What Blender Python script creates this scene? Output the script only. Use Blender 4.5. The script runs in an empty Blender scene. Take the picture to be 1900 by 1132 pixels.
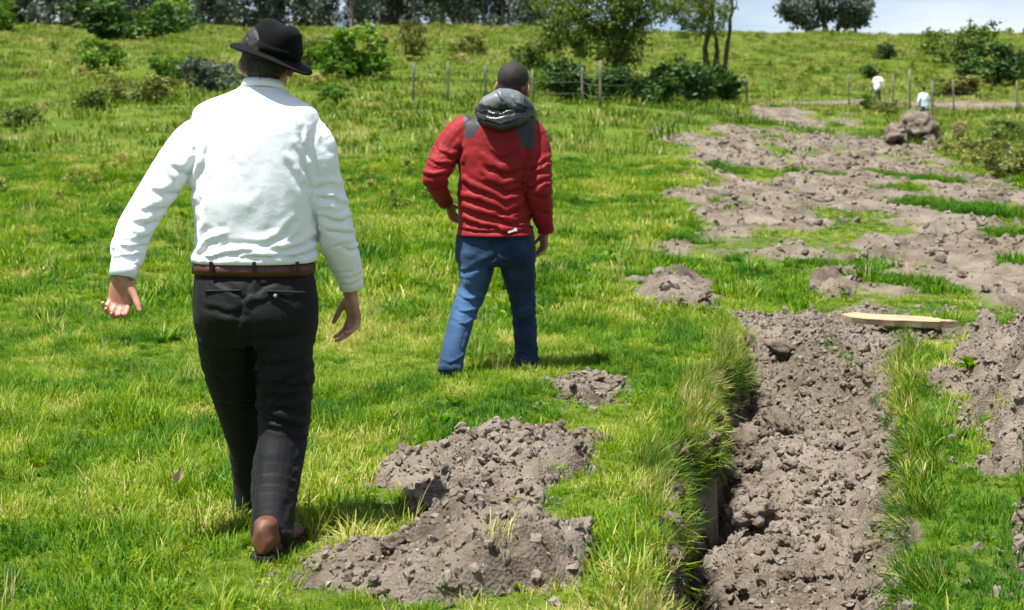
import bpy, bmesh, math, random
import numpy as np
from mathutils import Vector, Matrix, Euler, Quaternion

scene = bpy.context.scene
C = scene.collection
# ------------------------------------------------------------------ camera
CAM_H = 1.40          # hand-held, chest to chin height
FPX = 2400.0          # focal length in photograph pixels (1900 wide)
PITCH = math.atan(333.0 / FPX)
cam_d = bpy.data.cameras.new('camera')
cam_d.sensor_width = 36.0
cam_d.lens = 36.0 * FPX / 1900.0
cam_d.clip_end = 3000.0
cam_d.dof.use_dof = True
cam_d.dof.focus_distance = 5.2
cam_d.dof.aperture_fstop = 4.6
cam = bpy.data.objects.new('camera', cam_d)
cam.location = (0, 0, CAM_H)
cam.rotation_euler = (math.pi / 2 - PITCH, 0, 0)
C.objects.link(cam)
scene.camera = cam
# ------------------------------------------------------------------ sky, sun, exposure
SUN_EL = math.radians(71)
SUN_AZ = math.radians(238)      # clockwise from +Y: from the left, a little behind the camera
sd = Vector((math.sin(SUN_AZ) * math.cos(SUN_EL), math.cos(SUN_AZ) * math.cos(SUN_EL), math.sin(SUN_EL)))
world = bpy.data.worlds.new('World')
scene.world = world
world.use_nodes = True
wn, wl = world.node_tree.nodes, world.node_tree.links
wn.clear()
w_out = wn.new('ShaderNodeOutputWorld')
w_bg = wn.new('ShaderNodeBackground')
w_bg.inputs['Strength'].default_value = 0.055
w_sky = wn.new('ShaderNodeTexSky')
w_sky.sky_type = 'NISHITA'
w_sky.sun_disc = False
w_sky.sun_elevation = SUN_EL
w_sky.sun_rotation = SUN_AZ
w_sky.altitude = 2800
w_sky.air_density = 1.0
w_sky.dust_density = 1.4
w_tc = wn.new('ShaderNodeTexCoord')
w_map = wn.new('ShaderNodeMapping')
w_map.inputs['Scale'].default_value = (1, 1, 4.0)
w_no = wn.new('ShaderNodeTexNoise')
w_no.inputs['Scale'].default_value = 2.3
w_no.inputs['Detail'].default_value = 7
w_no.inputs['Roughness'].default_value = 0.55
w_rmp = wn.new('ShaderNodeValToRGB')
w_rmp.color_ramp.elements[0].position = 0.42
w_rmp.color_ramp.elements[1].position = 0.66
w_mix = wn.new('ShaderNodeMixRGB')
w_mix.inputs['Color2'].default_value = (8.6, 9.1, 9.7, 1)
wl.new(w_tc.outputs['Generated'], w_map.inputs['Vector'])
wl.new(w_map.outputs['Vector'], w_no.inputs['Vector'])
wl.new(w_no.outputs['Fac'], w_rmp.inputs['Fac'])
wl.new(w_rmp.outputs['Color'], w_mix.inputs['Fac'])
wl.new(w_sky.outputs['Color'], w_mix.inputs['Color1'])
wl.new(w_mix.outputs['Color'], w_bg.inputs['Color'])
wl.new(w_bg.outputs['Background'], w_out.inputs['Surface'])
sun_d = bpy.data.lights.new('sun', 'SUN')
sun_d.energy = 5.0
sun_d.angle = math.radians(0.53)
sun_d.color = (1.0, 0.965, 0.91)
sun = bpy.data.objects.new('sun', sun_d)
sun.rotation_euler = (-sd).to_track_quat('-Z', 'Y').to_euler()
sun.location = sd * 50
C.objects.link(sun)
scene.view_settings.view_transform = 'Standard'
scene.view_settings.look = 'None'
scene.view_settings.gamma = 1.0
scene.view_settings.use_curve_mapping = False
scene.view_settings.exposure = 1.15
scene.cycles.max_bounces = 5
scene.cycles.diffuse_bounces = 2
scene.cycles.glossy_bounces = 2
scene.cycles.transmission_bounces = 3
scene.cycles.transparent_max_bounces = 6
scene.cycles.use_denoising = True
scene.cycles.use_adaptive_sampling = True
scene.cycles.adaptive_threshold = 0.03
scene.cycles.sample_clamp_indirect = 6.0

# ------------------------------------------------------------------ helpers
R = math.radians
rng = np.random.default_rng(7)
CP, SP = math.cos(PITCH), math.sin(PITCH)

def P(px, py, Y):
    """world point at depth Y that the photograph shows at pixel (px, py)"""
    u = (px - 950.0) / FPX
    v = (566.0 - py) / FPX
    d = np.array([u, CP + v * SP, -SP + v * CP])
    t = Y / d[1]
    return np.array([d[0] * t, Y, CAM_H + d[2] * t])

def sstep(a, b, x):
    t = np.clip((x - a) / (b - a), 0, 1)
    return t * t * (3 - 2 * t)

def _hash(ix, iy, iz, s):
    h = (ix.astype(np.int64) * 374761393 + iy.astype(np.int64) * 668265263 + iz.astype(np.int64) * 2147483647 + s * 974711) & 0xffffffff
    h = ((h ^ (h >> 13)) * 1274126177) & 0xffffffff
    h = (h ^ (h >> 16)) & 0xffffffff
    h = (h * 2246822519) & 0xffffffff
    h = h ^ (h >> 15)
    return h.astype(np.float64) / 4294967296.0

def vnoise(x, y, z=None, s=0):
    """value noise, -1..1"""
    x = np.asarray(x, float); y = np.asarray(y, float)
    z = np.zeros_like(x) if z is None else np.asarray(z, float)
    ix, iy, iz = np.floor(x), np.floor(y), np.floor(z)
    fx, fy, fz = x - ix, y - iy, z - iz
    fx, fy, fz = [f * f * f * (f * (f * 6 - 15) + 10) for f in (fx, fy, fz)]
    r = 0
    flat = not np.any(z)
    for dz in ((0,) if flat else (0, 1)):
        wz = 1.0 if flat else (fz if dz else 1 - fz)
        for dy in (0, 1):
            wy = fy if dy else 1 - fy
            for dx in (0, 1):
                wx = fx if dx else 1 - fx
                r = r + wx * wy * wz * _hash(ix + dx, iy + dy, iz + dz, s)
    return r * 2 - 1

def fbm(x, y, z=None, o=4, s=0, g=0.5):
    r, a, f = 0, 1.0, 1.0
    for k in range(o):
        r = r + a * vnoise(x * f + 17.3 * k, y * f - 9.1 * k, None if z is None else z * f + 4.7 * k, s + k)
        a *= g; f *= 2.03
    return r

def worley(x, y, s=0):
    """2-D cell noise: distance to nearest and second nearest point, and the cell's own random value"""
    ix, iy = np.floor(x), np.floor(y)
    f1 = np.full(x.shape, 9.0); f2 = np.full(x.shape, 9.0); cid = np.zeros(x.shape)
    zz = np.zeros_like(ix)
    for dx in (-1, 0, 1):
        for dy in (-1, 0, 1):
            cx, cy = ix + dx, iy + dy
            qx = cx + _hash(cx, cy, zz, s); qy = cy + _hash(cx, cy, zz, s + 1)
            d = np.hypot(x - qx, y - qy)
            new = d < f1
            f2 = np.where(new, f1, np.minimum(f2, d))
            cid = np.where(new, _hash(cx, cy, zz, s + 2), cid)
            f1 = np.where(new, d, f1)
    return f1, f2, cid

def poly_sd(x, y, poly):
    """signed distance to a polygon, positive inside"""
    poly = np.asarray(poly, float)
    n = len(poly)
    best = np.full(x.shape, 1e9); inside = np.zeros(x.shape, bool)
    for i in range(n):
        ax, ay = poly[i]; bx, by = poly[(i + 1) % n]
        ex, ey = bx - ax, by - ay
        t = np.clip(((x - ax) * ex + (y - ay) * ey) / (ex * ex + ey * ey + 1e-12), 0, 1)
        best = np.minimum(best, np.hypot(x - ax - t * ex, y - ay - t * ey))
        c = ((ay > y) != (by > y)) & (x < (bx - ax) * (y - ay) / (by - ay + 1e-12) + ax)
        inside ^= c
    return np.where(inside, best, -best)

def mesh_np(name, v, f, smooth=False):
    """mesh from numpy vertices and an (n,3) or (n,4) face array"""
    me = bpy.data.meshes.new(name)
    v = np.asarray(v, np.float32); f = np.asarray(f, np.int32)
    k = f.shape[1]
    me.vertices.add(len(v)); me.vertices.foreach_set('co', v.ravel())
    me.loops.add(f.size); me.loops.foreach_set('vertex_index', f.ravel())
    me.polygons.add(len(f))
    me.polygons.foreach_set('loop_start', np.arange(0, f.size, k, dtype=np.int32))
    me.polygons.foreach_set('loop_total', np.full(len(f), k, dtype=np.int32))
    me.update(calc_edges=True)
    me.polygons.foreach_set('use_smooth', np.full(len(f), smooth))
    me.validate()
    return me

def obj(name, me, mat=None, parent=None):
    o = bpy.data.objects.new(name, me)
    C.objects.link(o)
    if mat is not None and me is not None and not me.materials:
        me.materials.append(mat)
    if parent is not None:
        o.parent = parent
    return o

def tag(o, label=None, cat=None, group=None, kind=None):
    if label: o['label'] = label
    if cat: o['category'] = cat
    if group: o['group'] = group
    if kind: o['kind'] = kind
    return o

def empty(name, loc, label=None, cat=None, group=None, rz=0.0):
    o = bpy.data.objects.new(name, None)
    o.location = Vector(loc); o.rotation_euler = (0, 0, rz)
    o.empty_display_size = 0.1
    C.objects.link(o)
    return tag(o, label, cat, group)

def fattr(me, name, arr):
    a = me.attributes.new(name, 'FLOAT', 'POINT')
    a.data.foreach_set('value', np.asarray(arr, np.float32))

class MB:
    """collects quads / triangles of several shapes for one mesh"""
    def __init__(self): self.v = []; self.f = []; self.n = 0
    def add(self, v, f):
        self.v.append(np.asarray(v, float)); self.f += [tuple(int(i) + self.n for i in q) for q in f]; self.n += len(v)
        return self
    def mesh(self, name, smooth=True):
        me = bpy.data.meshes.new(name)
        me.from_pydata([tuple(p) for p in np.vstack(self.v)], [], self.f)
        me.polygons.foreach_set('use_smooth', np.full(len(me.polygons), smooth))
        me.update()
        return me

def frames(pts):
    pts = np.asarray(pts, float)
    t = np.gradient(pts, axis=0)
    t /= np.linalg.norm(t, axis=1)[:, None] + 1e-9
    ref = np.array([0.0, 1.0, 0.0]) if abs(t[0][1]) < 0.8 else np.array([1.0, 0, 0])
    out = []
    for k in range(len(pts)):
        a = np.cross(t[k], ref); a /= np.linalg.norm(a) + 1e-9
        b = np.cross(a, t[k]); b /= np.linalg.norm(b) + 1e-9
        out.append((a, b)); ref = b
    return t, out

def tube(mb, pts, rad, n=14, cap=True, round_ends=True):
    """closed tube through pts; rad per point, either r or (across, along-view)"""
    pts = np.asarray(pts, float)
    rad = [(r, r) if np.isscalar(r) else tuple(r) for r in rad]
    t, fr = frames(pts)
    rings = []
    if cap and round_ends:
        a, b = fr[0]; r = rad[0]; m = min(r)
        for q in (0.35, 0.75):
            rings.append((pts[0] - t[0] * m * 0.6 * (1 - q), a, b, (r[0] * math.sqrt(q), r[1] * math.sqrt(q))))
    for k in range(len(pts)):
        rings.append((pts[k], fr[k][0], fr[k][1], rad[k]))
    if cap and round_ends:
        a, b = fr[-1]; r = rad[-1]; m = min(r)
        for q in (0.75, 0.35):
            rings.append((pts[-1] + t[-1] * m * 0.6 * (1 - q), a, b, (r[0] * math.sqrt(q), r[1] * math.sqrt(q))))
    ang = np.linspace(0, 2 * math.pi, n, endpoint=False)
    v = []; f = []
    for c, a, b, r in rings:
        for th in ang:
            v.append(c + a * r[0] * math.cos(th) + b * r[1] * math.sin(th))
    m = len(rings)
    for k in range(m - 1):
        for j in range(n):
            j2 = (j + 1) % n
            f.append((k * n + j, k * n + j2, (k + 1) * n + j2, (k + 1) * n + j))
    if cap:
        v.append(rings[0][0]); v.append(rings[-1][0]); i0 = m * n
        for j in range(n):
            j2 = (j + 1) % n
            f.append((i0, j2, j)); f.append((i0 + 1, (m - 1) * n + j, (m - 1) * n + j2))
    mb.add(v, f)

def hrings(mb, rows, n=28, ex=2.3):
    """closed stack of horizontal super-elliptic sections: rows of (centre xyz, half width, half depth)"""
    if len(rows) > 3:                                    # ease between the given sections
        A_ = np.array([[*c, a, b] for c, a, b in rows]); t = np.arange(len(rows)); q = np.linspace(0, len(rows) - 1, (len(rows) - 1) * 5 + 1)
        D_ = np.gradient(A_, axis=0); out = []
        for u in q:
            i = min(int(u), len(rows) - 2); f_ = u - i
            h1, h2, h3, h4 = 2 * f_**3 - 3 * f_**2 + 1, f_**3 - 2 * f_**2 + f_, -2 * f_**3 + 3 * f_**2, f_**3 - f_**2
            out.append(h1 * A_[i] + h2 * D_[i] + h3 * A_[i + 1] + h4 * D_[i + 1])
        rows = [(r[:3], r[3], r[4]) for r in out]
    v = []; f = []
    ang = np.linspace(0, 2 * math.pi, n, endpoint=False)
    for c, a, b in rows:
        for th in ang:
            cx, sx = math.cos(th), math.sin(th)
            v.append((c[0] + a * math.copysign(abs(cx) ** (2 / ex), cx), c[1] + b * math.copysign(abs(sx) ** (2 / ex), sx), c[2]))
    m = len(rows)
    for k in range(m - 1):
        for j in range(n):
            j2 = (j + 1) % n
            f.append((k * n + j, (k + 1) * n + j, (k + 1) * n + j2, k * n + j2))
    v.append(tuple(rows[0][0])); v.append(tuple(rows[-1][0])); i0 = m * n
    for j in range(n):
        j2 = (j + 1) % n
        f.append((i0, j, j2)); f.append((i0 + 1, (m - 1) * n + j2, (m - 1) * n + j))
    mb.add(v, f)

def ellipsoid(mb, c, r, rot=None, nu=16, nv=10):
    v = []; f = []
    Rm = np.eye(3) if rot is None else np.array(Euler(rot).to_matrix())
    c = np.asarray(c, float)
    for i in range(1, nv):
        ph = math.pi * i / nv
        for j in range(nu):
            th = 2 * math.pi * j / nu
            p = np.array([r[0] * math.sin(ph) * math.cos(th), r[1] * math.sin(ph) * math.sin(th), r[2] * math.cos(ph)])
            v.append(c + Rm @ p)
    for i in range(nv - 2):
        for j in range(nu):
            j2 = (j + 1) % nu
            f.append((i * nu + j, (i + 1) * nu + j, (i + 1) * nu + j2, i * nu + j2))
    v.append(c + Rm @ np.array([0, 0, r[2]])); v.append(c - Rm @ np.array([0, 0, r[2]])); i0 = (nv - 1) * nu
    for j in range(nu):
        j2 = (j + 1) % nu
        f.append((i0, j, j2)); f.append((i0 + 1, (nv - 2) * nu + j2, (nv - 2) * nu + j))
    mb.add(v, f)

def box(mb, c, s, rot=None):
    Rm = np.eye(3) if rot is None else np.array(Euler(rot).to_matrix())
    q = [np.asarray(c, float) + Rm @ (np.array(p) * np.asarray(s, float) / 2) for p in
         [(-1,-1,-1),(1,-1,-1),(1,1,-1),(-1,1,-1),(-1,-1,1),(1,-1,1),(1,1,1),(-1,1,1)]]
    mb.add(q, [(0,3,2,1),(4,5,6,7),(0,1,5,4),(1,2,6,5),(2,3,7,6),(3,0,4,7)])

def remesh(me, voxel, smooth_it=0, ratio=None, name='m'):
    """union of overlapping closed shells as one continuous surface"""
    o = bpy.data.objects.new('tmp', me); C.objects.link(o)
    m = o.modifiers.new('r', 'REMESH'); m.mode = 'VOXEL'; m.voxel_size = voxel
    if smooth_it:
        s = o.modifiers.new('s', 'SMOOTH'); s.factor = 0.5; s.iterations = smooth_it
    if ratio:
        d = o.modifiers.new('d', 'DECIMATE'); d.ratio = ratio
    dg = bpy.context.evaluated_depsgraph_get()
    out = bpy.data.meshes.new_from_object(o.evaluated_get(dg), depsgraph=dg)
    bpy.data.objects.remove(o); bpy.data.meshes.remove(me)
    out.name = name
    out.polygons.foreach_set('use_smooth', np.ones(len(out.polygons), bool))
    return out

# ------------------------------------------------------------------ materials
def new_mat(name):
    m = bpy.data.materials.new(name); m.use_nodes = True
    nt = m.node_tree
    for n in list(nt.nodes): nt.nodes.remove(n)
    out = nt.nodes.new('ShaderNodeOutputMaterial')
    return m, nt, out

def nd(nt, t, **kw):
    n = nt.nodes.new(t)
    for k, v in kw.items():
        if k in n.inputs: n.inputs[k].default_value = v
        else: setattr(n, k, v)
    return n

def ramp(nt, fac, stops):
    r = nt.nodes.new('ShaderNodeValToRGB')
    e = r.color_ramp.elements
    while len(e) < len(stops): e.new(0.5)
    for i, (p, c) in enumerate(stops):
        e[i].position = p; e[i].color = (*c, 1)
    nt.links.new(fac, r.inputs['Fac'])
    return r.outputs['Color']

def noise_mat(name, c1, c2, scale=8.0, rough=0.8, bump=0.2, bscale=None, detail=6, sheen=0.0, stretch=None, spec=0.3, bdist=0.01, c3=None, coord='Object'):
    m, nt, out = new_mat(name)
    b = nd(nt, 'ShaderNodeBsdfPrincipled', Roughness=rough)
    b.inputs['Specular IOR Level'].default_value = spec
    if sheen: b.inputs['Sheen Weight'].default_value = sheen
    tc = nd(nt, 'ShaderNodeTexCoord')
    src = tc.outputs[coord]
    if stretch:
        mp = nd(nt, 'ShaderNodeMapping'); mp.inputs['Scale'].default_value = stretch
        nt.links.new(src, mp.inputs['Vector']); src = mp.outputs['Vector']
    n1 = nd(nt, 'ShaderNodeTexNoise', Scale=scale, Detail=detail, Roughness=0.6)
    nt.links.new(src, n1.inputs['Vector'])
    st = [(0.32, c1), (0.68, c2)] if c3 is None else [(0.3, c1), (0.5, c2), (0.7, c3)]
    nt.links.new(ramp(nt, n1.outputs['Fac'], st), b.inputs['Base Color'])
    if bump:
        n2 = nd(nt, 'ShaderNodeTexNoise', Scale=bscale or scale * 4, Detail=5, Roughness=0.6)
        nt.links.new(src, n2.inputs['Vector'])
        bp = nd(nt, 'ShaderNodeBump', Strength=bump, Distance=bdist)
        nt.links.new(n2.outputs['Fac'], bp.inputs['Height'])
        nt.links.new(bp.outputs['Normal'], b.inputs['Normal'])
    nt.links.new(b.outputs['BSDF'], out.inputs['Surface'])
    return m

def leaf_mat(name, stops, trans=0.35, rough=0.55, attr='tint', instancer=True, spread=0.25):
    """foliage: colour by a random value per leaf or clump, light shining through"""
    m, nt, out = new_mat(name)
    at = nd(nt, 'ShaderNodeAttribute'); at.attribute_name = attr
    at.attribute_type = 'INSTANCER' if instancer else 'GEOMETRY'
    bl = nd(nt, 'ShaderNodeAttribute'); bl.attribute_name = 'blade'; bl.attribute_type = 'GEOMETRY'
    mm = nd(nt, 'ShaderNodeMath', operation='MULTIPLY_ADD'); mm.inputs[1].default_value = spread; mm.inputs[2].default_value = -spread / 2
    nt.links.new(bl.outputs['Fac'], mm.inputs[0])
    ad = nd(nt, 'ShaderNodeMath', operation='ADD', use_clamp=True)
    nt.links.new(at.outputs['Fac'], ad.inputs[0]); nt.links.new(mm.outputs[0], ad.inputs[1])
    col = ramp(nt, ad.outputs[0], stops)
    b = nd(nt, 'ShaderNodeBsdfPrincipled', Roughness=rough)
    b.inputs['Specular IOR Level'].default_value = 0.25
    tr = nd(nt, 'ShaderNodeBsdfTranslucent')
    hs = nd(nt, 'ShaderNodeHueSaturation', Saturation=1.1, Value=1.25)
    nt.links.new(col, hs.inputs['Color']); nt.links.new(hs.outputs['Color'], tr.inputs['Color'])
    nt.links.new(col, b.inputs['Base Color'])
    mx = nd(nt, 'ShaderNodeMixShader', Fac=trans)
    nt.links.new(b.outputs['BSDF'], mx.inputs[1]); nt.links.new(tr.outputs['BSDF'], mx.inputs[2])
    nt.links.new(mx.outputs['Shader'], out.inputs['Surface'])
    return m
# ------------------------------------------------------------------ terrain heights
PR_Y = np.array([-60, 9, 14, 20, 30, 40, 52, 58, 63, 68, 100, 130, 145, 400.0])
PR_Z = np.array([0, 0, .06, .20, .55, .90, 1.35, 2.0, 2.25, 2.6, 6.9, 10.3, 10.6, 10.0])
PL_Y = np.array([-60, 9, 14, 20, 30, 38, 44, 60, 90, 130, 145, 400.0])
PL_Z = np.array([0, 0, .10, .36, 1.0, 1.85, 2.35, 4.3, 7.4, 10.9, 11.1, 10.5])
_ys = np.linspace(-60, 400, 1841)
def _sm(Y, Z):
    z = np.interp(_ys, Y, Z); k = np.hanning(17); k /= k.sum()
    return np.convolve(np.pad(z, 8, mode='edge'), k, 'valid')
_zr, _zl = _sm(PR_Y, PR_Z), _sm(PL_Y, PL_Z)

def base_z(x, y):
    x = np.asarray(x, float); y = np.asarray(y, float)
    m = sstep(1.0, 13.0, x) + 0.25 * sstep(14, 60, x) - 0.10 * sstep(-10, -50, x)
    z = np.interp(y, _ys, _zl) * (1 - m) + np.interp(y, _ys, _zr) * m
    far = sstep(14, 60, y)
    z = z + 0.030 * fbm(x * 0.9, y * 0.9, o=3, s=3) * sstep(3, 6, np.hypot(x, y)) + far * 0.22 * fbm(x * 0.16, y * 0.16, o=3, s=9)
    return z

def G(px, py, it=12):
    """world xy where the photograph's pixel meets the ground"""
    u = (px - 950.0) / FPX; v = (566.0 - py) / FPX
    d = np.array([u, CP + v * SP, -SP + v * CP])
    yv = np.geomspace(1.0, 175.0, 520); tv = yv / d[1]
    below = CAM_H + d[2] * tv < base_z(d[0] * tv, yv)
    i = max(1, int(np.argmax(below))) if below.any() else len(yv) - 1
    lo, hi = yv[i - 1], yv[i]
    for _ in range(it):
        mid = (lo + hi) / 2; t = mid / d[1]
        if CAM_H + d[2] * t < base_z(d[0] * t, mid): hi = mid
        else: lo = mid
    t = hi / d[1]
    return np.array([d[0] * t, hi])

def GP(pts): return np.array([G(*p) for p in pts])

# the trench: banks as polylines x(y)
TL = GP([(1205, 1132), (1222, 1010), (1240, 900), (1262, 820), (1296, 745), (1335, 680), (1372, 630)])
TR = GP([(1722, 1132), (1702, 1010), (1682, 900), (1672, 820), (1664, 745), (1664, 680), (1672, 630)])
TL = np.vstack([[TL[0][0] - 0.34, TL[0][1] - 2.2], TL]); TR = np.vstack([[TR[0][0] - 0.42, TR[0][1] - 2.2], TR])
TL = TL[np.argsort(TL[:, 1])]; TR = TR[np.argsort(TR[:, 1])]
T_END = 9.3

def trench(x, y):
    """(depth, how far inside) of the trench at x, y"""
    xl = np.interp(y, TL[:, 1], TL[:, 0]) + 0.05 * vnoise(y * 3.1, y * 0, s=21) + 0.022 * vnoise(y * 11, y * 0 + 5, s=22) + 0.028 * vnoise(y * 23, y * 0 + 2, s=28) + 0.014 * vnoise(y * 52, y * 0 + 4, s=29) + 0.05 * (np.sin(y * 4.4) > 0.35)
    xr = np.interp(y, TR[:, 1], TR[:, 0]) + 0.05 * vnoise(y * 2.7, y * 0 + 9, s=23) + 0.02 * vnoise(y * 9, y * 0, s=24)
    dep = np.interp(y, [0, 5.0, 6.2, 7.2, 8.4, T_END], [.58, .54, .44, .32, .10, 0.0])
    dep = dep * (1 - 0.34 * sstep(.10, .45, x - xl)) + 0.03
    dep = dep + 0.26 * np.exp(-((x - xl - .05) / .07) ** 2) * sstep(8.2, 7.0, y) * (0.75 + 0.25 * vnoise(y * 3.3, y * 0, s=27))
    a = x - xl; b = xr - x
    wl = sstep(0.0, 0.075, a + .02 * vnoise(x * 30, y * 30, s=30)); wr = sstep(0.0, 0.30, b)
    ins = wl * wr * (y < T_END) * (y > 0.5)
    return dep * wl * (0.25 * sstep(0.0, 0.06, b) + 0.75 * wr) * (y > 0.5), np.minimum(a, b) * (y < T_END + 0.3) - 10 * (y >= T_END + 0.3)

# disturbed, turned-over ground beyond the trench
SOIL_E = GP([(1300, 212), (1252, 262), (1300, 292), (1318, 335), (1270, 372), (1300, 420), (1238, 462), (1250, 480), (1330, 474), (1430, 500),
             (1500, 520), (1545, 560), (1400, 590), (1370, 625), (1700, 640), (1900, 620), (2100, 600), (2150, 400), (1905, 372), (1800, 315), (1715, 272), (1640, 262), (1600, 235), (1520, 205), (1400, 198)])
ROAD_F = GP([(1380, 192), (1500, 195), (1700, 200), (1900, 205), (2200, 210), (2200, 196), (1900, 190), (1700, 188), (1500, 187), (1380, 188)])
def _ell(cx, cy, rx, ry):
    c = G(cx, cy); a = G(cx + rx, cy); t = G(cx, cy - ry); b = G(cx, cy + ry)
    return (c[0], c[1], abs(a[0] - c[0]), max(0.25, abs(t[1] - b[1]) / 2))
GREEN = [_ell(*e) for e in [(1430, 236, 50, 6), (1588, 248, 34, 5), (1350, 318, 40, 6), (1505, 320, 48, 6), (1632, 322, 44, 7), (1715, 332, 50, 6),
         (1690, 380, 50, 9), (1790, 388, 90, 10), (1880, 405, 50, 9), (1400, 480, 40, 10), (1560, 498, 75, 11), (1700, 528, 90, 13), (1440, 290, 30, 7), (1860, 440, 40, 8),
         (1440, 540, 60, 11), (1840, 480, 50, 6), (1290, 240, 26, 8), (1450, 275, 22, 7), (1335, 560, 30, 16), (1730, 240, 30, 9), (1545, 640, 40, 14), (1600, 690, 22, 20)]]
STRIP = GP([(1690, 634), (1745, 640), (1765, 700), (1800, 790), (1830, 860), (1905, 830), (2000, 1000), (2000, 1132), (1725, 1132), (1700, 1010), (1680, 900), (1668, 780), (1668, 700)])

def green_patch(x, y):
    g = np.zeros_like(x)
    wx = x + 0.25 * fbm(x * 1.1, y * 0.6, o=2, s=41) ; wy = y + 0.5 * fbm(x * 1.1 + 7, y * 0.6, o=2, s=43)
    for cx, cy, rx, ry in GREEN:
        d = np.hypot((wx - cx) / rx, (wy - cy) / ry)
        g = np.maximum(g, sstep(1.15, 0.75, d))
    return g

def soil_mask(x, y):
    """1 = bare soil, 0 = turf"""
    w = 0.35 * fbm(x * 0.8, y * 0.35, o=3, s=31) * np.clip(y / 12, 0.3, 3)
    e = sstep(-0.15, 0.35, poly_sd(x, y, SOIL_E) + w)
    veg = sstep(0.24, 0.60, fbm(x * 0.9 + 3, y * 0.42, o=4, s=35)) * 0.85
    e = e * (1 - np.maximum(green_patch(x, y), veg))
    rd = sstep(-0.3, 0.5, poly_sd(x, y, ROAD_F) + 0.4 * w)
    _, ins = trench(x, y)
    t = sstep(-0.02, 0.02, ins)
    st = sstep(-0.04, 0.06, poly_sd(x, y, STRIP) + 0.08 * vnoise(x * 6, y * 4, s=37))
    e = e * (1 - st)
    return np.maximum(np.maximum(e, rd), t)

def lumps(x, y, amp=1.0):
    """clod relief of turned soil"""
    wx = x + 0.05 * fbm(x * 5, y * 5, o=2, s=51); wy = y + 0.05 * fbm(x * 5 + 3, y * 5, o=2, s=53)
    f1, f2, c = worley(wx * 3.2, wy * 3.2, 61)
    a = 0.075 * (c - 0.35) * sstep(0.0, 0.22, f2 - f1)
    f1, f2, c = worley(wx * 8.5, wy * 8.5, 71)
    b = 0.042 * (c - 0.3) * sstep(0.0, 0.25, f2 - f1)
    f1, f2, c = worley(wx * 21, wy * 21, 81)
    d = 0.016 * c * sstep(0.0, 0.3, f2 - f1)
    return amp * (a + b * (0.5 + 0.9 * sstep(-.3, .5, vnoise(x * 1.7, y * 1.7, s=57))) + d + 0.045 * fbm(x * 2.2, y * 2.2, o=5, s=55, g=.55))

def ground_z(x, y, detail=True):
    x = np.asarray(x, float); y = np.asarray(y, float)
    z = base_z(x, y)
    dep, ins = trench(x, y)
    z = z - dep
    if detail:
        s = soil_mask(x, y)
        near = y < 60
        l = np.zeros_like(z)
        idx = near & (s > 0.02)
        if idx.any():
            k = 0.8 + 0.35 * sstep(9, 20, y[idx])
            l[idx] = lumps(x[idx], y[idx]) * s[idx] * k
        z = z + l * sstep(-0.02, 0.12, np.where(ins > -0.3, np.abs(ins) + 0.02, 1)) 
    return z

def axis(segs):
    out = [segs[0][0]]
    for a, b, s in segs:
        n = max(1, int(round((b - a) / s))); out += list(np.linspace(a, b, n + 1)[1:])
    return out
def grow(a, b, s0, g):
    out = []; v = a; s = s0
    while v < b: v += s; s *= g; out.append(v)
    return out
gx = axis([(-4.0, 0.35, 0.045), (0.35, 3.0, 0.0125), (3.0, 5.5, 0.03), (5.5, 22.0, 0.10)])
gx = np.array(sorted([-v for v in grow(4.0, 240, 0.06, 1.045)]) + gx + grow(22.0, 240, 0.12, 1.06))
gy = axis([(3.4, 9.6, 0.015)])
gy = np.array(sorted([3.4 - (v - 3.4) for v in grow(3.4, 40, 0.05, 1.15)]) + gy + grow(9.6, 420, 0.03, 1.0125))
GX, GY = np.meshgrid(gx, gy)
gz = ground_z(GX.ravel(), GY.ravel())
nx_, ny_ = len(gx), len(gy)
ii = (np.arange(ny_ - 1)[:, None] * nx_ + np.arange(nx_ - 1)[None, :]).ravel()
g_me = mesh_np('ground', np.stack([GX.ravel(), GY.ravel(), gz], 1), np.stack([ii, ii + 1, ii + nx_ + 1, ii + nx_], 1), True)
fattr(g_me, 'soil', soil_mask(GX.ravel(), GY.ravel()))
print('ground verts', len(g_me.vertices))

SOIL_STOPS = [(0.30, (.022, .016, .011)), (0.40, (.072, .056, .041)), (0.50, (.142, .115, .089)), (0.62, (.205, .172, .140)), (0.78, (.30, .265, .225))]
def soil_nodes(nt, vec):
    n1 = nd(nt, 'ShaderNodeTexNoise', Scale=1.9, Detail=9, Roughness=0.66)
    n2 = nd(nt, 'ShaderNodeTexNoise', Scale=42.0, Detail=6, Roughness=0.7)
    n3 = nd(nt, 'ShaderNodeTexVoronoi', Scale=85.0)
    for n in (n1, n2, n3): nt.links.new(vec, n.inputs['Vector'])
    mx = nd(nt, 'ShaderNodeMath', operation='MULTIPLY_ADD'); mx.inputs[1].default_value = 0.30
    nt.links.new(n2.outputs['Fac'], mx.inputs[0])
    m2 = nd(nt, 'ShaderNodeMath', operation='MULTIPLY'); m2.inputs[1].default_value = 0.72
    nt.links.new(n1.outputs['Fac'], m2.inputs[0]); nt.links.new(m2.outputs[0], mx.inputs[2])
    col = ramp(nt, mx.outputs[0], SOIL_STOPS)
    hb = nd(nt, 'ShaderNodeMath', operation='ADD')
    nt.links.new(n2.outputs['Fac'], hb.inputs[0])
    m3 = nd(nt, 'ShaderNodeMath', operation='MULTIPLY'); m3.inputs[1].default_value = 0.5
    nt.links.new(n3.outputs['Distance'], m3.inputs[0]); nt.links.new(m3.outputs[0], hb.inputs[1])
    bp = nd(nt, 'ShaderNodeBump', Strength=0.7, Distance=0.016)
    nt.links.new(hb.outputs[0], bp.inputs['Height'])
    return col, bp.outputs['Normal']

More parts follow.
